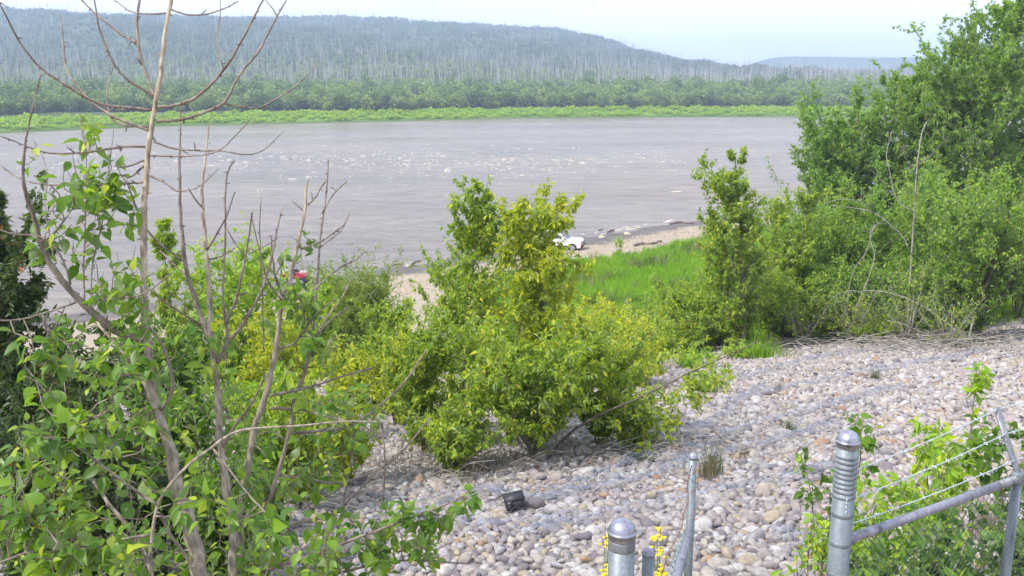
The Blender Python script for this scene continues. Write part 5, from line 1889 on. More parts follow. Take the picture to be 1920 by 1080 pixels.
# ================================================================== FENCE AND GATE
def galv(name, c=(0.40, 0.42, 0.44), rough=0.42, metal=0.55):
    m, nt, n, l, b = new_mat(name)
    tc = n.new('ShaderNodeTexCoord')
    t = n.new('ShaderNodeTexNoise')
    t.inputs['Scale'].default_value = 26
    t.inputs['Detail'].default_value = 7
    pm = n.new('ShaderNodeMapping')
    pm.inputs['Scale'].default_value = (1, 1, 0.22)
    l.new(tc.outputs['Object'], pm.inputs['Vector'])
    l.new(pm.outputs['Vector'], t.inputs['Vector'])
    v = n.new('ShaderNodeTexVoronoi')
    v.inputs['Scale'].default_value = 90
    l.new(tc.outputs['Object'], v.inputs['Vector'])
    mx = n.new('ShaderNodeMath')
    mx.operation = 'MULTIPLY_ADD'
    mx.inputs[1].default_value = 0.25
    l.new(v.outputs['Distance'], mx.inputs[0])
    l.new(t.outputs['Fac'], mx.inputs[2])
    cc = np.array(c)
    rp = ramp_node(n, [(0.35, tuple(cc * 0.5)), (0.52, tuple(cc * 0.9)), (0.68, tuple(cc * 1.08)), (0.85, tuple(cc * 1.4))])
    l.new(mx.outputs[0], rp.inputs['Fac'])
    l.new(rp.outputs['Color'], b.inputs['Base Color'])
    rr = ramp_node(n, [(0.3, (rough + 0.12,) * 3), (0.7, (rough - 0.08,) * 3)])
    l.new(t.outputs['Fac'], rr.inputs['Fac'])
    l.new(rr.outputs['Color'], b.inputs['Roughness'])
    b.inputs['Metallic'].default_value = metal
    return m


M_POST = galv('galvanised_post', (0.185, 0.215, 0.23), 0.5, 0.35)
M_CAP = galv('aluminium_cap', (0.36, 0.36, 0.41), 0.30, 0.8)
M_RAIL = galv('galvanised_rail', (0.28, 0.28, 0.325), 0.45, 0.4)
M_DARKBAND = galv('dark_band', (0.20, 0.21, 0.22), 0.5, 0.4)
M_GREENWIRE = simple_mat('chain_link_wire', (0.06, 0.085, 0.085), 0.6, 0.2)
M_BARB = simple_mat('barbed_wire_zinc', (0.52, 0.56, 0.58), 0.45, 0.5)
M_RUST = simple_mat('rusty_wire', (0.19, 0.095, 0.07), 0.85, noise=0.4, nscale=30)


def dome(r, z0):
    """pressed dome cap with skirt and lip"""
    pr = [(r * 1.03, z0 - r * 0.50), (r * 1.05, z0 - r * 0.48), (r * 1.06, z0 - 0.02 * r), (r * 1.12, z0 + 0.0 * r), (r * 1.13, z0 + 0.06 * r), (r * 1.06, z0 + 0.10 * r)]
    for a in np.linspace(8, 86, 9):
        pr.append((r * 1.04 * math.cos(R(a)), z0 + 0.08 * r + r * 0.98 * math.sin(R(a))))
    return pr


def pipe(p0, p1, r, s=18):
    P = np.array([p0, (np.array(p0) + np.array(p1)) / 2, p1], float)
    return batch_tubes(P[None], np.full((1, 3), r), s)


def ring(c, r, w, axis_, th=0.0025, s=20):
    """band round a pipe: short tube along axis_"""
    a = unit(np.array(axis_, float))
    P = np.array([np.array(c) - a * w / 2, np.array(c) - a * w / 2 * 0.8, np.array(c) + a * w / 2 * 0.8, np.array(c) + a * w / 2])
    return batch_tubes(P[None], np.array([[r, r + th, r + th, r]]), s)


def post_thing(name, label, px_top, py_top, dep, r, dome_mat, bands=(), parent=None):
    """Round post; (px,py) is the dome's top."""
    top = at(px_top, py_top, dep)
    gz = float(ground_z(top[0], top[1])) - 0.1
    if parent is None:
        root = empty(name, (top[0], top[1], gz), label, 'post')
        off = np.array([top[0], top[1], gz])
    else:
        root = parent
        off = np.array(parent.location)
    ztop = top[2] - r * 1.06
    Pm = batch_tubes(np.array([[[top[0], top[1], gz], [top[0], top[1], (gz + ztop) / 2], [top[0], top[1], ztop]]]) - off, np.full((1, 3), r), 24)
    po = link('post', mesh_np('post', *Pm, M_POST, smooth=True), root)
    V, F = lathe(dome(r, ztop), 24, np.array([top[0], top[1], 0]) - np.array([off[0], off[1], off[2]]))
    link('dome_cap', mesh_np('dome_cap', V, F, dome_mat, smooth=True), root)
    return root, top, off, po, ztop


# right hand fence (terminal post, rail, wires, netting)
f_top = at(1592, 807, 3.9)
fence_loc = np.array([f_top[0], f_top[1], float(ground_z(f_top[0], f_top[1])) - 0.1])
fence = empty('chain_link_fence', fence_loc, 'galvanised chain link fence with ribbed domed post and three barbed wires', 'fence')
_, f_top, off, fpost, zt = post_thing('post', '', 1592, 807, 3.9, 0.0445, M_CAP, parent=fence)
c0 = np.array([f_top[0], f_top[1], 0]) - np.array([off[0], off[1], 0])
for k in range(9):
    z = zt - 0.062 - k * 0.0215
    link('wire_ring', mesh_np('wire_ring', *ring((c0[0], c0[1], z - off[2]), 0.0447, 0.012, (0.04 * math.sin(k * 2.1), 0.03 * math.cos(k), 1), 0.0016, 24),
                              M_DARKBAND if k % 3 == 1 else M_POST, smooth=True), fence)
for k, z in enumerate((-0.315, -0.445, -0.585, -0.72)):
    link('tension_band', mesh_np('tension_band', *ring((c0[0], c0[1], zt + z - off[2]), 0.0446, 0.020, (0, 0, 1), 0.0014, 24), M_POST, smooth=True), fence)
# drip marks
dm = Acc()
for k, z in enumerate((-0.235, -0.25, -0.268, -0.29)):
    V, F = lathe([(0.001, -0.006), (0.0022, 0), (0.001, 0.006)], 6, (c0[0] - 0.003, c0[1] - 0.0462, zt + z - off[2]))
    dm.add(V, F)
link('drip_mark', dm.mesh('drip_mark', simple_mat('white_drip', (0.8, 0.8, 0.8), 0.6)), fence)
zr = at(1596, 1046, 3.88)[2]
ra = np.array([f_top[0], f_top[1], zr])
rb = at_z(1921, 893, zr)
dirf = unit(rb - ra)
len_p1 = float(np.linalg.norm(rb - ra)) - 0.06
rb_far = ra + dirf * 3.6
link('top_rail', mesh_np('top_rail', *pipe(ra + dirf * 0.04 - off, ra + dirf * (len_p1 - 0.16) - off, 0.0205), M_RAIL, smooth=True), fence)
link('top_rail', mesh_np('top_rail', *pipe(ra + dirf * (len_p1 - 0.155) - off, rb_far - off, 0.0212), M_DARKBAND, smooth=True), fence)
link('rail_end', mesh_np('rail_end', *ring(ra + dirf * 0.065 - off, 0.0208, 0.06, dirf, 0.004), M_RAIL, smooth=True), fence)
for f_ in (0.30, 0.70, 0.88):
    link('tie_wire', mesh_np('tie_wire', *ring(ra + dirf * len_p1 * f_ - off, 0.0207, 0.006, dirf + np.array([0, 0, 0.2]), 0.003), M_DARKBAND, smooth=True), fence)
# line post at the right edge with tilted arm
lp = ra + dirf * len_p1
lgz = float(ground_z(lp[0], lp[1])) - 0.1
link('line_post', mesh_np('line_post', *pipe(np.array([lp[0], lp[1], lgz]) - off, np.array([lp[0], lp[1], zr - 0.02]) - off, 0.024), M_POST, smooth=True), fence)
link('post_loop', mesh_np('post_loop', *ring(np.array([lp[0], lp[1], zr + 0.005]) - off, 0.0245, 0.06, (0, 0, 1), 0.004), M_POST, smooth=True), fence)
dl = (lp[1]) * CP - (zr - EYE) * SP
arm0 = np.array([lp[0], lp[1], zr + 0.03])
arm1 = at(1868, 764, dl + 0.12)
av = arm1 - arm0
rotm = np.array(av.tolist())
ax_z = unit(av)
ax_x = unit(np.cross(ax_z, np.array([0, 1, 0])))
ax_y = np.cross(ax_z, ax_x)
V, F = box((arm0 + arm1) / 2 - off, (0.03, 0.012, np.linalg.norm(av)), np.stack([ax_x, ax_y, ax_z], 1))
link('wire_arm', bevel_mesh('wire_arm', V, F, M_DARKBAND, 0.003, 1), fence)


def barbed(p0, p1, mat, sag=0.012, r=0.0021, step=0.11, seed=0):
    rs = np.random.default_rng(seed)
    a = Acc()
    L = np.linalg.norm(p1 - p0)
    n = max(12, int(L / 0.012))
    t = np.linspace(0, 1, n)
    d = unit(p1 - p0)
    n1 = unit(np.cross(d, [0, 0, 1]))
    n2 = np.cross(d, n1)
    base = p0 + (p1 - p0) * t[:, None] + np.array([0, 0, -1]) * (sag * 4 * t * (1 - t))[:, None]
    ph = t * L / 0.035 * 2 * math.pi
    P = [base + r * 0.95 * (np.cos(ph + o)[:, None] * n1 + np.sin(ph + o)[:, None] * n2) for o in (0, math.pi)]
    a.add(*batch_tubes(np.array(P), np.full((2, n), r), 4, False))
    for s in np.arange(0.06, L - 0.02, step):
        c = p0 + d * s + np.array([0, 0, -sag * 4 * (s / L) * (1 - s / L)])
        for k in range(2):
            v = unit(rs.normal(size=3) - 0.0) * 0.014
            v = v - d * np.dot(v, d) * 0.8
            a.add(*batch_tubes(np.array([[c - v, c, c + v]]), np.array([[0.0008, r, 0.0008]]), 4))
        a.add(*batch_tubes(np.array([[c - d * 0.005, c + d * 0.005]]), np.array([[r * 2.2, r * 2.2]]), 6))
    return a.mesh('barbed_wire', mat)


for k, ((ax, ay), fr, (bx, by)) in enumerate((((1612, 893), 0.98, (1872, 768)), ((1606, 953), 0.60, (1895, 814)), ((1602, 1007), 0.20, (1914, 851)))):
    p0 = at(ax, ay, 3.9)
    p0 = np.array([f_top[0] + 0.046, f_top[1] + 0.02, p0[2]])
    p1 = arm0 + av * fr + np.array([0, -0.008, 0])
    link('barbed_wire', barbed(p0 - off, p1 - off, M_BARB, seed=k), fence)
    link('barbed_wire', barbed(p1 - off, p1 + dirf * 2.2 - off, M_BARB, 0.02, seed=k + 7), fence)


def chain_link(p0, p1, ztop, zbot, pitch=0.05, r=0.0016, flip=False):
    d = np.array(p1, float) - np.array(p0, float)
    d[2] = 0
    L = np.linalg.norm(d)
    d = d / L
    nrm = np.array([-d[1], d[0], 0])
    H = ztop - zbot
    m = int(H / pitch * 1.0)
    zs = ztop - np.arange(m * 2 + 1) * pitch / 2
    nw = int(L / pitch)
    P = []
    for i in range(nw):
        x = (i + 0.5) * pitch + np.where(np.arange(len(zs)) % 2 == 0, 0, pitch / 2 * 1.02) * (1 if True else 0) - pitch / 4
        o = np.where(np.arange(len(zs)) % 2 == 0, 1, -1) * 0.0018
        q = np.array(p0)[None] * [1, 1, 0] + d[None] * x[:, None] + nrm[None] * o[:, None]
        q[:, 2] = zs
        P.append(q)
        x2 = (i + 0.5) * pitch - np.where(np.arange(len(zs)) % 2 == 0, 0, pitch / 2 * 1.02) + pitch / 4 + pitch / 2
        q2 = np.array(p0)[None] * [1, 1, 0] + d[None] * x2[:, None] + nrm[None] * o[:, None] * -1
        q2[:, 2] = zs
        P.append(q2)
    return batch_tubes(np.array(P), np.full((len(P), len(zs)), r), 4, False)


back = np.array([-dirf[1], dirf[0], 0]) * 0.024
cl = link('chain_link_netting', mesh_np('chain_link_netting', *(lambda vf: (vf[0] - off, vf[1]))(
    chain_link(ra + dirf * 0.05 + back, ra + dirf * 3.4 + back, zr + 0.012, lgz + 0.15, 0.045, 0.0016)), M_GREENWIRE), fence)
cl['kind'] = 'stuff'
link('tension_bar', mesh_np('tension_bar', *pipe(ra + dirf * 0.06 + back - off, np.array([ra[0], ra[1], lgz + 0.15]) + dirf * 0.06 + back - off, 0.004, 6), M_POST), fence)

# left gate post
post_thing('gate_post', 'thick galvanised gate post with a shiny domed cap at the bottom centre', 1167, 973, 3.2, 0.0445, M_CAP)
gp = [o for o in bpy.data.objects if o.name.startswith('gate_post')][0]
gt_ = at(1167, 973, 3.2)
link('weld_collar', mesh_np('weld_collar', *ring((0, 0, gt_[2] - 0.0445 * 1.06 - 0.042 - gp.location.z), 0.0446, 0.035, (0, 0, 1), 0.0012, 24), M_DARKBAND, smooth=True), gp)

# gate leaf, swung open away from the camera
g_top = at(1216, 1027, 3.3)
gate_loc = np.array([g_top[0], g_top[1], float(ground_z(g_top[0], g_top[1]))])
gate = empty('chain_link_gate', gate_loc, 'open chain link gate leaf with a capped upright and rusty barbed wire', 'gate')
goff = gate_loc
rg = 0.021
ztg = g_top[2] - rg
zg0 = gate_loc[2] + 0.06
link('upright', mesh_np('upright', *pipe(np.array([g_top[0], g_top[1], zg0]) - goff, np.array([g_top[0], g_top[1], ztg]) - goff, rg), M_POST, smooth=True), gate)
V, F = lathe(dome(rg, ztg), 20, np.array([g_top[0], g_top[1], 0]) - goff)
link('dome_cap', mesh_np('dome_cap', V, F, M_RAIL, smooth=True), gate)
u_top = at(1300, 849, 4.45)
link('upright', mesh_np('upright', *pipe(np.array([u_top[0], u_top[1], zg0]) - goff, u_top - [0, 0, rg] - goff, rg * 0.95), M_POST, smooth=True), gate)
V, F = lathe(dome(rg * 0.95, u_top[2] - rg), 20, np.array([u_top[0], u_top[1], 0]) - goff)
link('dome_cap', mesh_np('dome_cap', V, F, M_RAIL, smooth=True), gate)
rail_z = at(1297, 1014, 4.45)[2]
r0_ = np.array([g_top[0], g_top[1], rail_z])
r1_ = np.array([u_top[0], u_top[1], rail_z])
link('top_rail', mesh_np('top_rail', *pipe(r0_ - goff, r1_ - goff, 0.0235), M_RAIL, smooth=True), gate)
link('bottom_rail', mesh_np('bottom_rail', *pipe(r0_ * [1, 1, 0] + [0, 0, zg0 + 0.06] - goff, r1_ * [1, 1, 0] + [0, 0, zg0 + 0.06] - goff, 0.0205), M_RAIL, smooth=True), gate)
dg = unit(r1_ - r0_)
link('tie_wire', mesh_np('tie_wire', *ring(r0_ + (r1_ - r0_) * 0.74 - goff, 0.0237, 0.006, dg, 0.003), M_POST, smooth=True), gate)
nb_ = np.array([-dg[1], dg[0], 0]) * 0.026
cn = link('chain_link_netting', mesh_np('chain_link_netting', *(lambda vf: (vf[0] - goff, vf[1]))(
    chain_link(r0_ + nb_, r1_ + nb_, rail_z + 0.03, zg0 + 0.05, 0.05)), simple_mat('green_coated_wire', (0.16, 0.30, 0.30), 0.5, 0.1)), gate)
cn['kind'] = 'stuff'
# rusty barbed wire remains hanging from the far upright
rs = np.random.default_rng(97)
for pts, nm in (([(1297, 872), (1289, 905), (1291, 938), (1283, 960), (1277, 990), (1268, 1010), (1252, 1038), (1245, 1062), (1238, 1090)], 3),
                ([(1308, 880), (1299, 890), (1303, 878)], 1), ([(1294, 925), (1303, 918), (1300, 930)], 1), ([(1300, 960), (1305, 955), (1296, 968)], 1)):
    S, rad = traced(pts, (2.2, 2.0, 1.8), (4.40, 4.25) if nm == 3 else 4.42)
    a = Acc()
    limb(a, S - goff, rad, rs, 4, True, 0.014, 0.03)
    link('barbed_wire', a.mesh('barbed_wire', M_RUST), gate)

# ================================================================== BLACK BOX ON THE STONES
bx = hit(965, 960)
bxr = empty('plastic_box', bx + np.array([0, 0, 0.05]), 'black plastic box with a latched lid lying on the stones', 'box')
M_BLACK = simple_mat('black_plastic', (0.028, 0.027, 0.036), 0.5, noise=0.3, nscale=12)
M_BLACK2 = simple_mat('worn_black_plastic', (0.05, 0.05, 0.058), 0.55, noise=0.4, nscale=18)
V, F = box((0, 0, 0.085), (0.30, 0.20, 0.15))
V[:, :2] *= np.where(V[:, 2:3] > 0.1, 1.0, 0.93)
link('tub', bevel_mesh('tub', V, F, M_BLACK2, 0.012, 2), bxr)
V, F = box((0, 0, 0.183), (0.325, 0.225, 0.045))
link('lid', bevel_mesh('lid', V, F, M_BLACK, 0.010, 2), bxr)
V, F = box((-0.095, -0.115, 0.11), (0.095, 0.028, 0.15))
pnl = link('latch_panel', bevel_mesh('latch_panel', V, F, M_BLACK, 0.008, 2), bxr)
V, F = lathe([(0.001, 0), (0.016, 0.001), (0.016, 0.006), (0.001, 0.007)], 14)
V = V[:, [0, 2, 1]] * [1.5, -1, 0.7] + np.array([-0.10, -0.130, 0.165])
link('latch', mesh_np('latch', V, F, simple_mat('grey_latch', (0.42, 0.37, 0.40), 0.5)), bxr)
V, F = lathe([(0.001, 0), (0.008, 0.001), (0.008, 0.006), (0.001, 0.007)], 12)
V = V[:, [0, 2, 1]] * [1, -1, 1] + np.array([-0.10, -0.130, 0.115])
link('rivet', mesh_np('rivet', V, F, simple_mat('grey_rivet', (0.55, 0.53, 0.50), 0.5)), bxr)
V, F = box((0.06, -0.112, 0.09), (0.14, 0.006, 0.10))
link('label_panel', bevel_mesh('label_panel', V, F, M_BLACK2, 0.002, 1), bxr)
bxr.scale = (0.66, 0.66, 0.72)
bxr.rotation_euler = (R(6), R(-7), R(12))

# ================================================================== BEACH: CAR, QUAD BIKE, PEOPLE, DRIFTWOOD
M_WHITE = simple_mat('white_paint', (0.80, 0.79, 0.84), 0.25)
M_GLASS = simple_mat('dark_glass', (0.03, 0.03, 0.05), 0.08)
M_TYRE = simple_mat('tyre', (0.025, 0.025, 0.028), 0.85)
M_RIM = simple_mat('rim', (0.45, 0.45, 0.48), 0.35, 0.7)
M_TRIM = simple_mat('dark_trim', (0.045, 0.04, 0.06), 0.5)
M_LAMP = simple_mat('headlamp', (0.25, 0.2, 0.38), 0.15)
M_RED = simple_mat('red_lens', (0.55, 0.04, 0.02), 0.3)
M_ORANGE = simple_mat('orange_lens', (0.75, 0.20, 0.03), 0.3)
M_REDP = simple_mat('red_paint', (0.50, 0.05, 0.07), 0.35, noise=0.15, nscale=5)


def extrude_profile(prof, widths, inset=None):
    """prof [(x,z)], widths half width per profile point -> closed body lofted across y with rounded sides"""
    prof = np.array(prof, float)
    w = np.array(widths, float)
    m = len(prof)
    rows = []
    cen = prof.mean(0)
    for f, sh in ((-1.0, 0.965), (-0.9, 1.0), (-0.3, 1.004), (0.3, 1.004), (0.9, 1.0), (1.0, 0.965)):
        q = cen + (prof - cen) * sh
        rows.append(np.stack([q[:, 0], w * f, q[:, 1]], -1))
    V = np.concatenate(rows)
    k = len(rows)
    i = np.arange(k - 1)[:, None] * m
    j = np.arange(m)[None]
    j2 = (j + 1) % m
    F = [np.stack([i + j, i + m + j, i + m + j2, i + j2], -1).reshape(-1, 4)]
    F.append(np.arange(m)[None, :])
    F.append(((k - 1) * m + np.arange(m))[None, ::-1])
    return V, F


def wheel(parent, x, y, r=0.36, w=0.24):
    V, F = lathe([(r * 0.62, -w / 2), (r * 0.92, -w / 2), (r, -w * 0.36), (r, w * 0.36), (r * 0.92, w / 2), (r * 0.62, w / 2)], 20)
    V = V[:, [0, 2, 1]]
    o = link('wheel', mesh_np('tyre', V, F, M_TYRE, smooth=False), parent)
    o.location = (x, y, r)
    V, F = lathe([(0.02, -w * 0.52), (r * 0.6, -w * 0.50), (r * 0.63, w * 0.50), (0.02, w * 0.52)], 14)
    link('rim', mesh_np('rim', V[:, [0, 2, 1]], F, M_RIM), o)
    return o


cp = hit(1046, 468)
car = empty('car', cp, 'white car parked on the beach behind the yellow sapling', 'car')
body = [(-2.15, 0.45), (-2.18, 0.75), (-2.12, 1.02), (-1.0, 1.05), (0.9, 1.03), (1.95, 0.95), (2.15, 0.82), (2.18, 0.5), (2.05, 0.33), (1.8, 0.32), (1.75, 0.6), (1.4, 0.72), (1.05, 0.6), (1.0, 0.32),
        (-0.95, 0.32), (-1.0, 0.6), (-1.35, 0.72), (-1.7, 0.6), (-1.75, 0.34), (-2.05, 0.36)]
V, F = extrude_profile(body, [0.82] * len(body))
# concave side faces are n-gons
link('body', mesh_np('body', V, F, M_WHITE), car)
cab = [(-2.0, 1.04), (-1.75, 1.62), (-1.4, 1.68), (-0.1, 1.66), (0.25, 1.58), (0.98, 1.04)]
V, F = extrude_profile(cab, [0.80, 0.66, 0.64, 0.64, 0.66, 0.80])
link('cabin', mesh_np('cabin', V, F, M_WHITE), car)
V, F = box((0.62, 0, 1.31), (0.02, 1.24, 0.78), np.array([[math.cos(R(-53.5)), 0, -math.sin(R(-53.5))], [0, 1, 0], [math.sin(R(-53.5)), 0, math.cos(R(-53.5))]]))
V, F = extrude_profile([(0.30, 1.56), (0.345, 1.585), (0.99, 1.10), (0.945, 1.07)], [0.60, 0.60, 0.70, 0.70])
link('windscreen', mesh_np('windscreen', V, F, M_GLASS), car)
for sgn in (-1, 1):
    for a, b in (((-1.75, -0.75), 0), ((-0.68, 0.55), 1)):
        x0, x1 = a
        xt0, xt1 = (x0 + 0.16 if b == 0 else x0, x1 if b == 0 else x1 - 0.52)
        Vw = np.array([[x0, sgn * 0.80, 1.10], [x1, sgn * 0.80, 1.10], [xt1, sgn * 0.69, 1.56], [xt0, sgn * 0.69, 1.56],
                       [x0, sgn * 0.74, 1.10], [x1, sgn * 0.74, 1.10], [xt1, sgn * 0.63, 1.56], [xt0, sgn * 0.63, 1.56]])
        Fw = np.array([[0, 1, 2, 3], [4, 7, 6, 5], [0, 4, 5, 1], [2, 6, 7, 3], [0, 3, 7, 4], [1, 5, 6, 2]])
        link('side_window', mesh_np('side_window', Vw, Fw, M_GLASS), car)
    V, F = box((2.13, sgn * 0.58, 0.80), (0.16, 0.42, 0.17))
    link('headlight', bevel_mesh('headlight', V, F, M_LAMP, 0.03, 2), car)
    V, F = box((2.10, sgn * 0.80, 0.62), (0.16, 0.06, 0.09))
    link('turn_signal', bevel_mesh('turn_signal', V, F, M_ORANGE, 0.01, 1), car)
    V, F = box((-2.14, sgn * 0.66, 0.90), (0.10, 0.26, 0.26))
    link('tail_light', bevel_mesh('tail_light', V, F, M_RED, 0.02, 1), car)
    V, F = box((0.75, sgn * 0.90, 1.12), (0.14, 0.18, 0.12))
    link('side_mirror', bevel_mesh('side_mirror', V, F, M_TRIM, 0.03, 2), car)
for sgn in (-1, 1):
    V, F = box((0.03, sgn * 0.815, 0.42), (1.9, 0.05, 0.20))  # dark strip added for the purple shade low on the car's side
    link('sill_shade', bevel_mesh('sill_shade', V, F, M_TRIM, 0.015, 1), car)
V, F = box((2.19, 0, 0.78), (0.06, 0.72, 0.14))
link('grille', bevel_mesh('grille', V, F, M_TRIM, 0.015, 1), car)
V, F = box((2.17, 0, 0.50), (0.16, 1.62, 0.24))
link('bumper', bevel_mesh('bumper', V, F, M_TRIM, 0.04, 2), car)
for wx_ in (-1.36, 1.40):
    for wy_ in (-0.74, 0.74):
        wheel(car, wx_, wy_)
car.rotation_euler = (0, 0, R(-14))

# quad bike
qp = hit(553, 533)
quad = empty('quad_bike', qp, 'red quad bike on the shore behind the bare stems', 'quad bike')
V, F = extrude_profile([(-0.95, 0.62), (-0.85, 0.82), (-0.3, 0.86), (0.05, 0.80), (0.35, 0.92), (0.85, 0.86), (1.0, 0.66), (0.6, 0.50), (-0.6, 0.48)], [0.42, 0.46, 0.30, 0.24, 0.34, 0.46, 0.44, 0.34, 0.34])
link('body', mesh_np('body', V, F, M_REDP), quad)
V, F = box((-0.30, 0, 0.90), (0.75, 0.30, 0.12))
link('seat', bevel_mesh('seat', V, F, M_TRIM, 0.04, 2), quad)
hb = Acc()
hb.add(*batch_tubes(np.array([[[0.30, 0, 0.85], [0.22, 0, 1.05], [0.18, 0, 1.12]]]), np.full((1, 3), 0.03), 8))
hb.add(*batch_tubes(np.array([[[0.08, -0.40, 1.12], [0.18, -0.15, 1.14], [0.18, 0.15, 1.14], [0.08, 0.40, 1.12]]]), np.full((1, 4), 0.022), 8))
link('handlebar', hb.mesh('handlebar', M_TRIM), quad)
V, F = lathe([(0.02, -0.06), (0.09, -0.03), (0.09, 0.04), (0.02, 0.07)], 12)
link('headlight', mesh_np('headlight', V[:, [2, 1, 0]] + [0.30, 0, 1.02], F, M_TRIM), quad)
for nm, x0 in (('front_rack', 0.72), ('rear_rack', -0.78)):
    rk = Acc()
    for yy in np.linspace(-0.36, 0.36, 5):
        rk.add(*batch_tubes(np.array([[[x0 - 0.24, yy, 0.95], [x0, yy, 0.96], [x0 + 0.24, yy, 0.95]]]), np.full((1, 3), 0.014), 6))
    for xx in (-0.2, 0.2):
        rk.add(*batch_tubes(np.array([[[x0 + xx, -0.4, 0.94], [x0 + xx, 0, 0.94], [x0 + xx, 0.4, 0.94]]]), np.full((1, 3), 0.014), 6))
    link(nm, rk.mesh(nm, M_RIM), quad)
for wx_ in (-0.66, 0.68):
    for wy_ in (-0.48, 0.48):
        wheel(quad, wx_, wy_, 0.30, 0.24)
quad.rotation_euler = (0, 0, R(-8))


# people -----------------------------------------------------------
M_SKIN = simple_mat('skin', (0.42, 0.25, 0.18), 0.6)
M_HAIR = simple_mat('dark_hair', (0.03, 0.022, 0.02), 0.7)


def person(label, loc, rz, joints, edges, radii, shirt, trousers, split, name='person'):
    me = bpy.data.meshes.new('body')
    me.from_pydata(joints, edges, [])
    tmp = bpy.data.objects.new('body', me)
    col.objects.link(tmp)
    sk = tmp.modifiers.new('skin', 'SKIN')
    for i, r_ in enumerate(radii):
        me.skin_vertices[0].data[i].radius = (r_, r_)
    me.skin_vertices[0].data[0].use_root = True
    ss = tmp.modifiers.new('sub', 'SUBSURF')
    ss.levels = 1
    ss.render_levels = 1
    dg_ = bpy.context.evaluated_depsgraph_get()
    me2 = bpy.data.meshes.new_from_object(tmp.evaluated_get(dg_))
    bpy.data.objects.remove(tmp)
    me2.name = 'body'
    me2.materials.clear()
    for m_ in (M_SKIN, shirt, trousers, M_TRIM, M_HAIR):
        me2.materials.append(m_)
    for p in me2.polygons:
        p.use_smooth = True
        p.material_index = split(p.center)
    root = empty(name, loc, label, 'person')
    root.rotation_euler = (0, 0, rz)
    link('body', me2, root)
    return root


J = [(0, 0, 0.95), (0, 0.01, 1.18), (0, 0.01, 1.40), (0, 0, 1.50), (0, -0.01, 1.60), (0, -0.01, 1.72),
     (0.18, 0, 1.40), (0.26, 0.02, 1.13), (0.24, -0.10, 0.90), (0.23, -0.14, 0.82),
     (-0.18, 0, 1.40), (-0.27, 0.01, 1.13), (-0.26, -0.06, 0.88), (-0.25, -0.09, 0.80),
     (0.10, 0, 0.88), (0.11, -0.02, 0.50), (0.12, 0.02, 0.09), (0.13, -0.12, 0.04),
     (-0.10, 0, 0.88), (-0.12, -0.01, 0.50), (-0.13, 0.03, 0.09), (-0.14, -0.11, 0.04)]
E = [(0, 1), (1, 2), (2, 3), (3, 4), (4, 5), (2, 6), (6, 7), (7, 8), (8, 9), (2, 10), (10, 11), (11, 12), (12, 13), (0, 14), (14, 15), (15, 16), (16, 17), (0, 18), (18, 19), (19, 20), (20, 21)]
RD = [0.14, 0.13, 0.13, 0.06, 0.095, 0.085, 0.065, 0.05, 0.04, 0.035, 0.065, 0.05, 0.04, 0.035, 0.10, 0.07, 0.05, 0.045, 0.10, 0.07, 0.05, 0.045]


def split_std(c):
    if c[2] > 1.62 and (c[1] > -0.06 or c[2] > 1.74):
        return 4
    if c[2] > 1.49:
        return 0
    if abs(c[0]) > 0.2 and c[2] < 0.95:
        return 0
    if c[2] > 0.93:
        return 1
    if c[2] > 0.10:
        return 2
    return 3


M_PINK = simple_mat('pink_shirt', (0.52, 0.17, 0.18), 0.8)
M_BLUEJ = simple_mat('blue_jacket', (0.17, 0.26, 0.42), 0.8)
M_JEANS = simple_mat('dark_trousers', (0.07, 0.06, 0.10), 0.85)
pp = hit(937, 468)
person('person in a pinkish top and dark trousers standing by the water', pp, R(25), J, E, RD, M_PINK, M_JEANS, split_std)
# rider seated on the quad, legs astride, hands to the handlebar (faces +x of the quad)
JS = [(0, 0, 0.98), (0.05, 0, 1.20), (0.10, 0, 1.42), (0.12, 0, 1.52), (0.15, 0, 1.62), (0.15, 0, 1.74),
      (0.12, 0.19, 1.42), (0.24, 0.30, 1.20), (0.42, 0.36, 1.16), (0.48, 0.37, 1.15),
      (0.12, -0.19, 1.42), (0.24, -0.30, 1.20), (0.42, -0.36, 1.16), (0.48, -0.37, 1.15),
      (0.05, 0.15, 0.96), (0.42, 0.30, 0.88), (0.36, 0.33, 0.46), (0.48, 0.34, 0.42),
      (0.05, -0.15, 0.96), (0.42, -0.30, 0.88), (0.36, -0.33, 0.46), (0.48, -0.34, 0.42)]


def split_sit(c):
    if c[2] > 1.64 and (c[0] < 0.2 or c[2] > 1.76):
        return 4
    if c[2] > 1.51:
        return 0
    if c[0] > 0.40 and c[2] > 1.0:
        return 0
    if c[2] > 1.0:
        return 1
    if c[2] < 0.5:
        return 3
    return 2


q0 = np.array(quad.location) + np.array([-0.30 * math.cos(R(-8)), -0.30 * math.sin(R(-8)), 0.06])
person('person in a blue jacket sitting astride the red quad bike', q0, R(-8), JS, E, RD, M_BLUEJ, M_JEANS, split_sit)

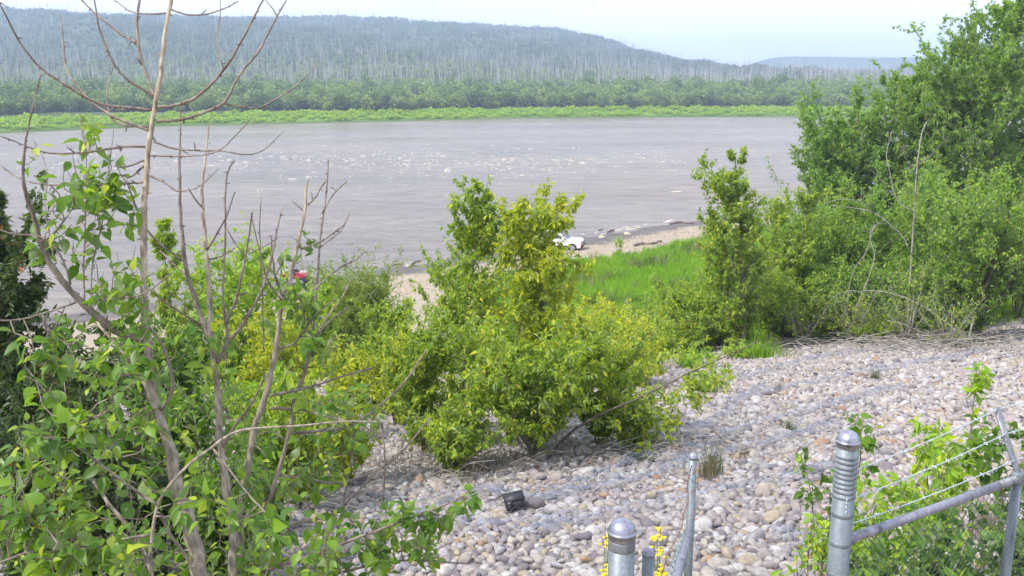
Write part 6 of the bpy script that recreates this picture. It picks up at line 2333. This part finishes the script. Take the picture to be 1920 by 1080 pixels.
# driftwood and boulders on the beach
M_DRIFT = bark_mat('driftwood', (0.10, 0.07, 0.06), (0.19, 0.14, 0.12), (0.30, 0.24, 0.20), 3)
rs = np.random.default_rng(98)
for lab, pts, w in (('long dark driftwood log lying on the pale beach right of the car', [(1190, 462), (1205, 459), (1222, 459), (1240, 455)], (5, 6, 4)),
                    ('short dark log at the wet edge beyond the car', [(1139, 436), (1146, 434), (1152, 433)], (4, 4, 3)),
                    ('thin dark stick on the wet sand near the waterline', [(1122, 432), (1130, 431)], (2, 2)),
                    ('pale driftwood stick at the waterline left of the saplings', [(735, 498), (748, 496), (756, 496)], (3, 2.5)),
                    ('brown log on the near beach below the pointed sapling', [(768, 500), (778, 492), (790, 489)], (3, 3, 2)),
                    ('dark flat log between the shore and the wet sand at the right', [(1255, 421), (1275, 418), (1300, 420)], (3, 4, 3))):
    G_ = np.array([hit(*p) for p in pts])
    dep = project(G_)[2]
    rad = np.interp(np.linspace(0, 1, 9), np.linspace(0, 1, len(w)), w) * dep.mean() / FPX / 2
    S = smooth_path(G_, 9) + np.array([0, 0, 1]) * rad.mean() * 0.8
    S += rs.normal(size=S.shape) * rad.mean() * 0.35
    b0 = S[0].copy()
    a = Acc()
    limb(a, S - b0, rad * rs.uniform(0.85, 1.15, 9), rs, 7, True, 0.18, 0.8)
    o = link('driftwood_log', a.mesh('driftwood_log', M_DRIFT, True))
    o.location = b0
    tag(o, lab, 'log')
M_ROCK = simple_mat('beach_rock', (0.50, 0.42, 0.29), 0.85, noise=0.3, nscale=3)
for i, (lab, px, py, s) in enumerate((('pale boulder on the wet sand above the driftwood log', 1176, 440, 0.75), ('low tan rock half way between car and pale boulder', 1128, 446, 0.7),
                                      ('small white stone on the wet sand right of the car', 1094, 441, 0.35), ('pale stone by the breaking wave at the right', 1198, 428, 0.35),
                                      ('tan stone on the left end of the beach', 765, 500, 0.45))):
    p = hit(px, py)
    me = stone_meshes[i].copy()
    me.materials.clear()
    me.materials.append(M_ROCK)
    o = link('beach_rock', me)
    o.location = (p[0], p[1], p[2] + 0.05)
    o.scale = (s, s, s * 0.8)
    o.rotation_euler = (0, 0, i * 1.3)
    tag(o, lab, 'rock')
# pebbles on the beach
n = 14000
bx_ = rs.uniform(-18, 34, n)
by_ = rs.uniform(58, 112, n)
wv_ = shore_w(bx_, by_)
k = (wv_ > 3.2 + rs.random(n) * 1.6) & (wv_ < 13)
bx_, by_ = bx_[k], by_[k]
n = len(bx_)
M_PEB, nt, n_, l_, b_ = new_mat('beach_pebble')
oi = n_.new('ShaderNodeObjectInfo')
rp = ramp_node(n_, [(0, (0.27, 0.21, 0.145)), (0.4, (0.39, 0.32, 0.22)), (0.8, (0.46, 0.39, 0.28)), (1, (0.23, 0.17, 0.135))])
l_.new(oi.outputs['Random'], rp.inputs['Fac'])
l_.new(rp.outputs['Color'], b_.inputs['Base Color'])
b_.inputs['Roughness'].default_value = 0.85
pebs = []
for i in range(3):
    me = stone_meshes[i].copy()
    me.materials.clear()
    me.materials.append(M_PEB)
    pebs.append(proto_obj('pebble_source', me))
scatter('beach_pebbles', drape(bx_, by_, 0.01), np.stack([np.zeros(n), np.zeros(n), rs.uniform(0, 6.28, n)], -1), rs.uniform(0.08, 0.24, n), rs.integers(0, 3, n), pebs,
        label='pale yellowish pebbles strewn along the beach', cat='pebbles')
print('objects', len(bpy.data.objects))
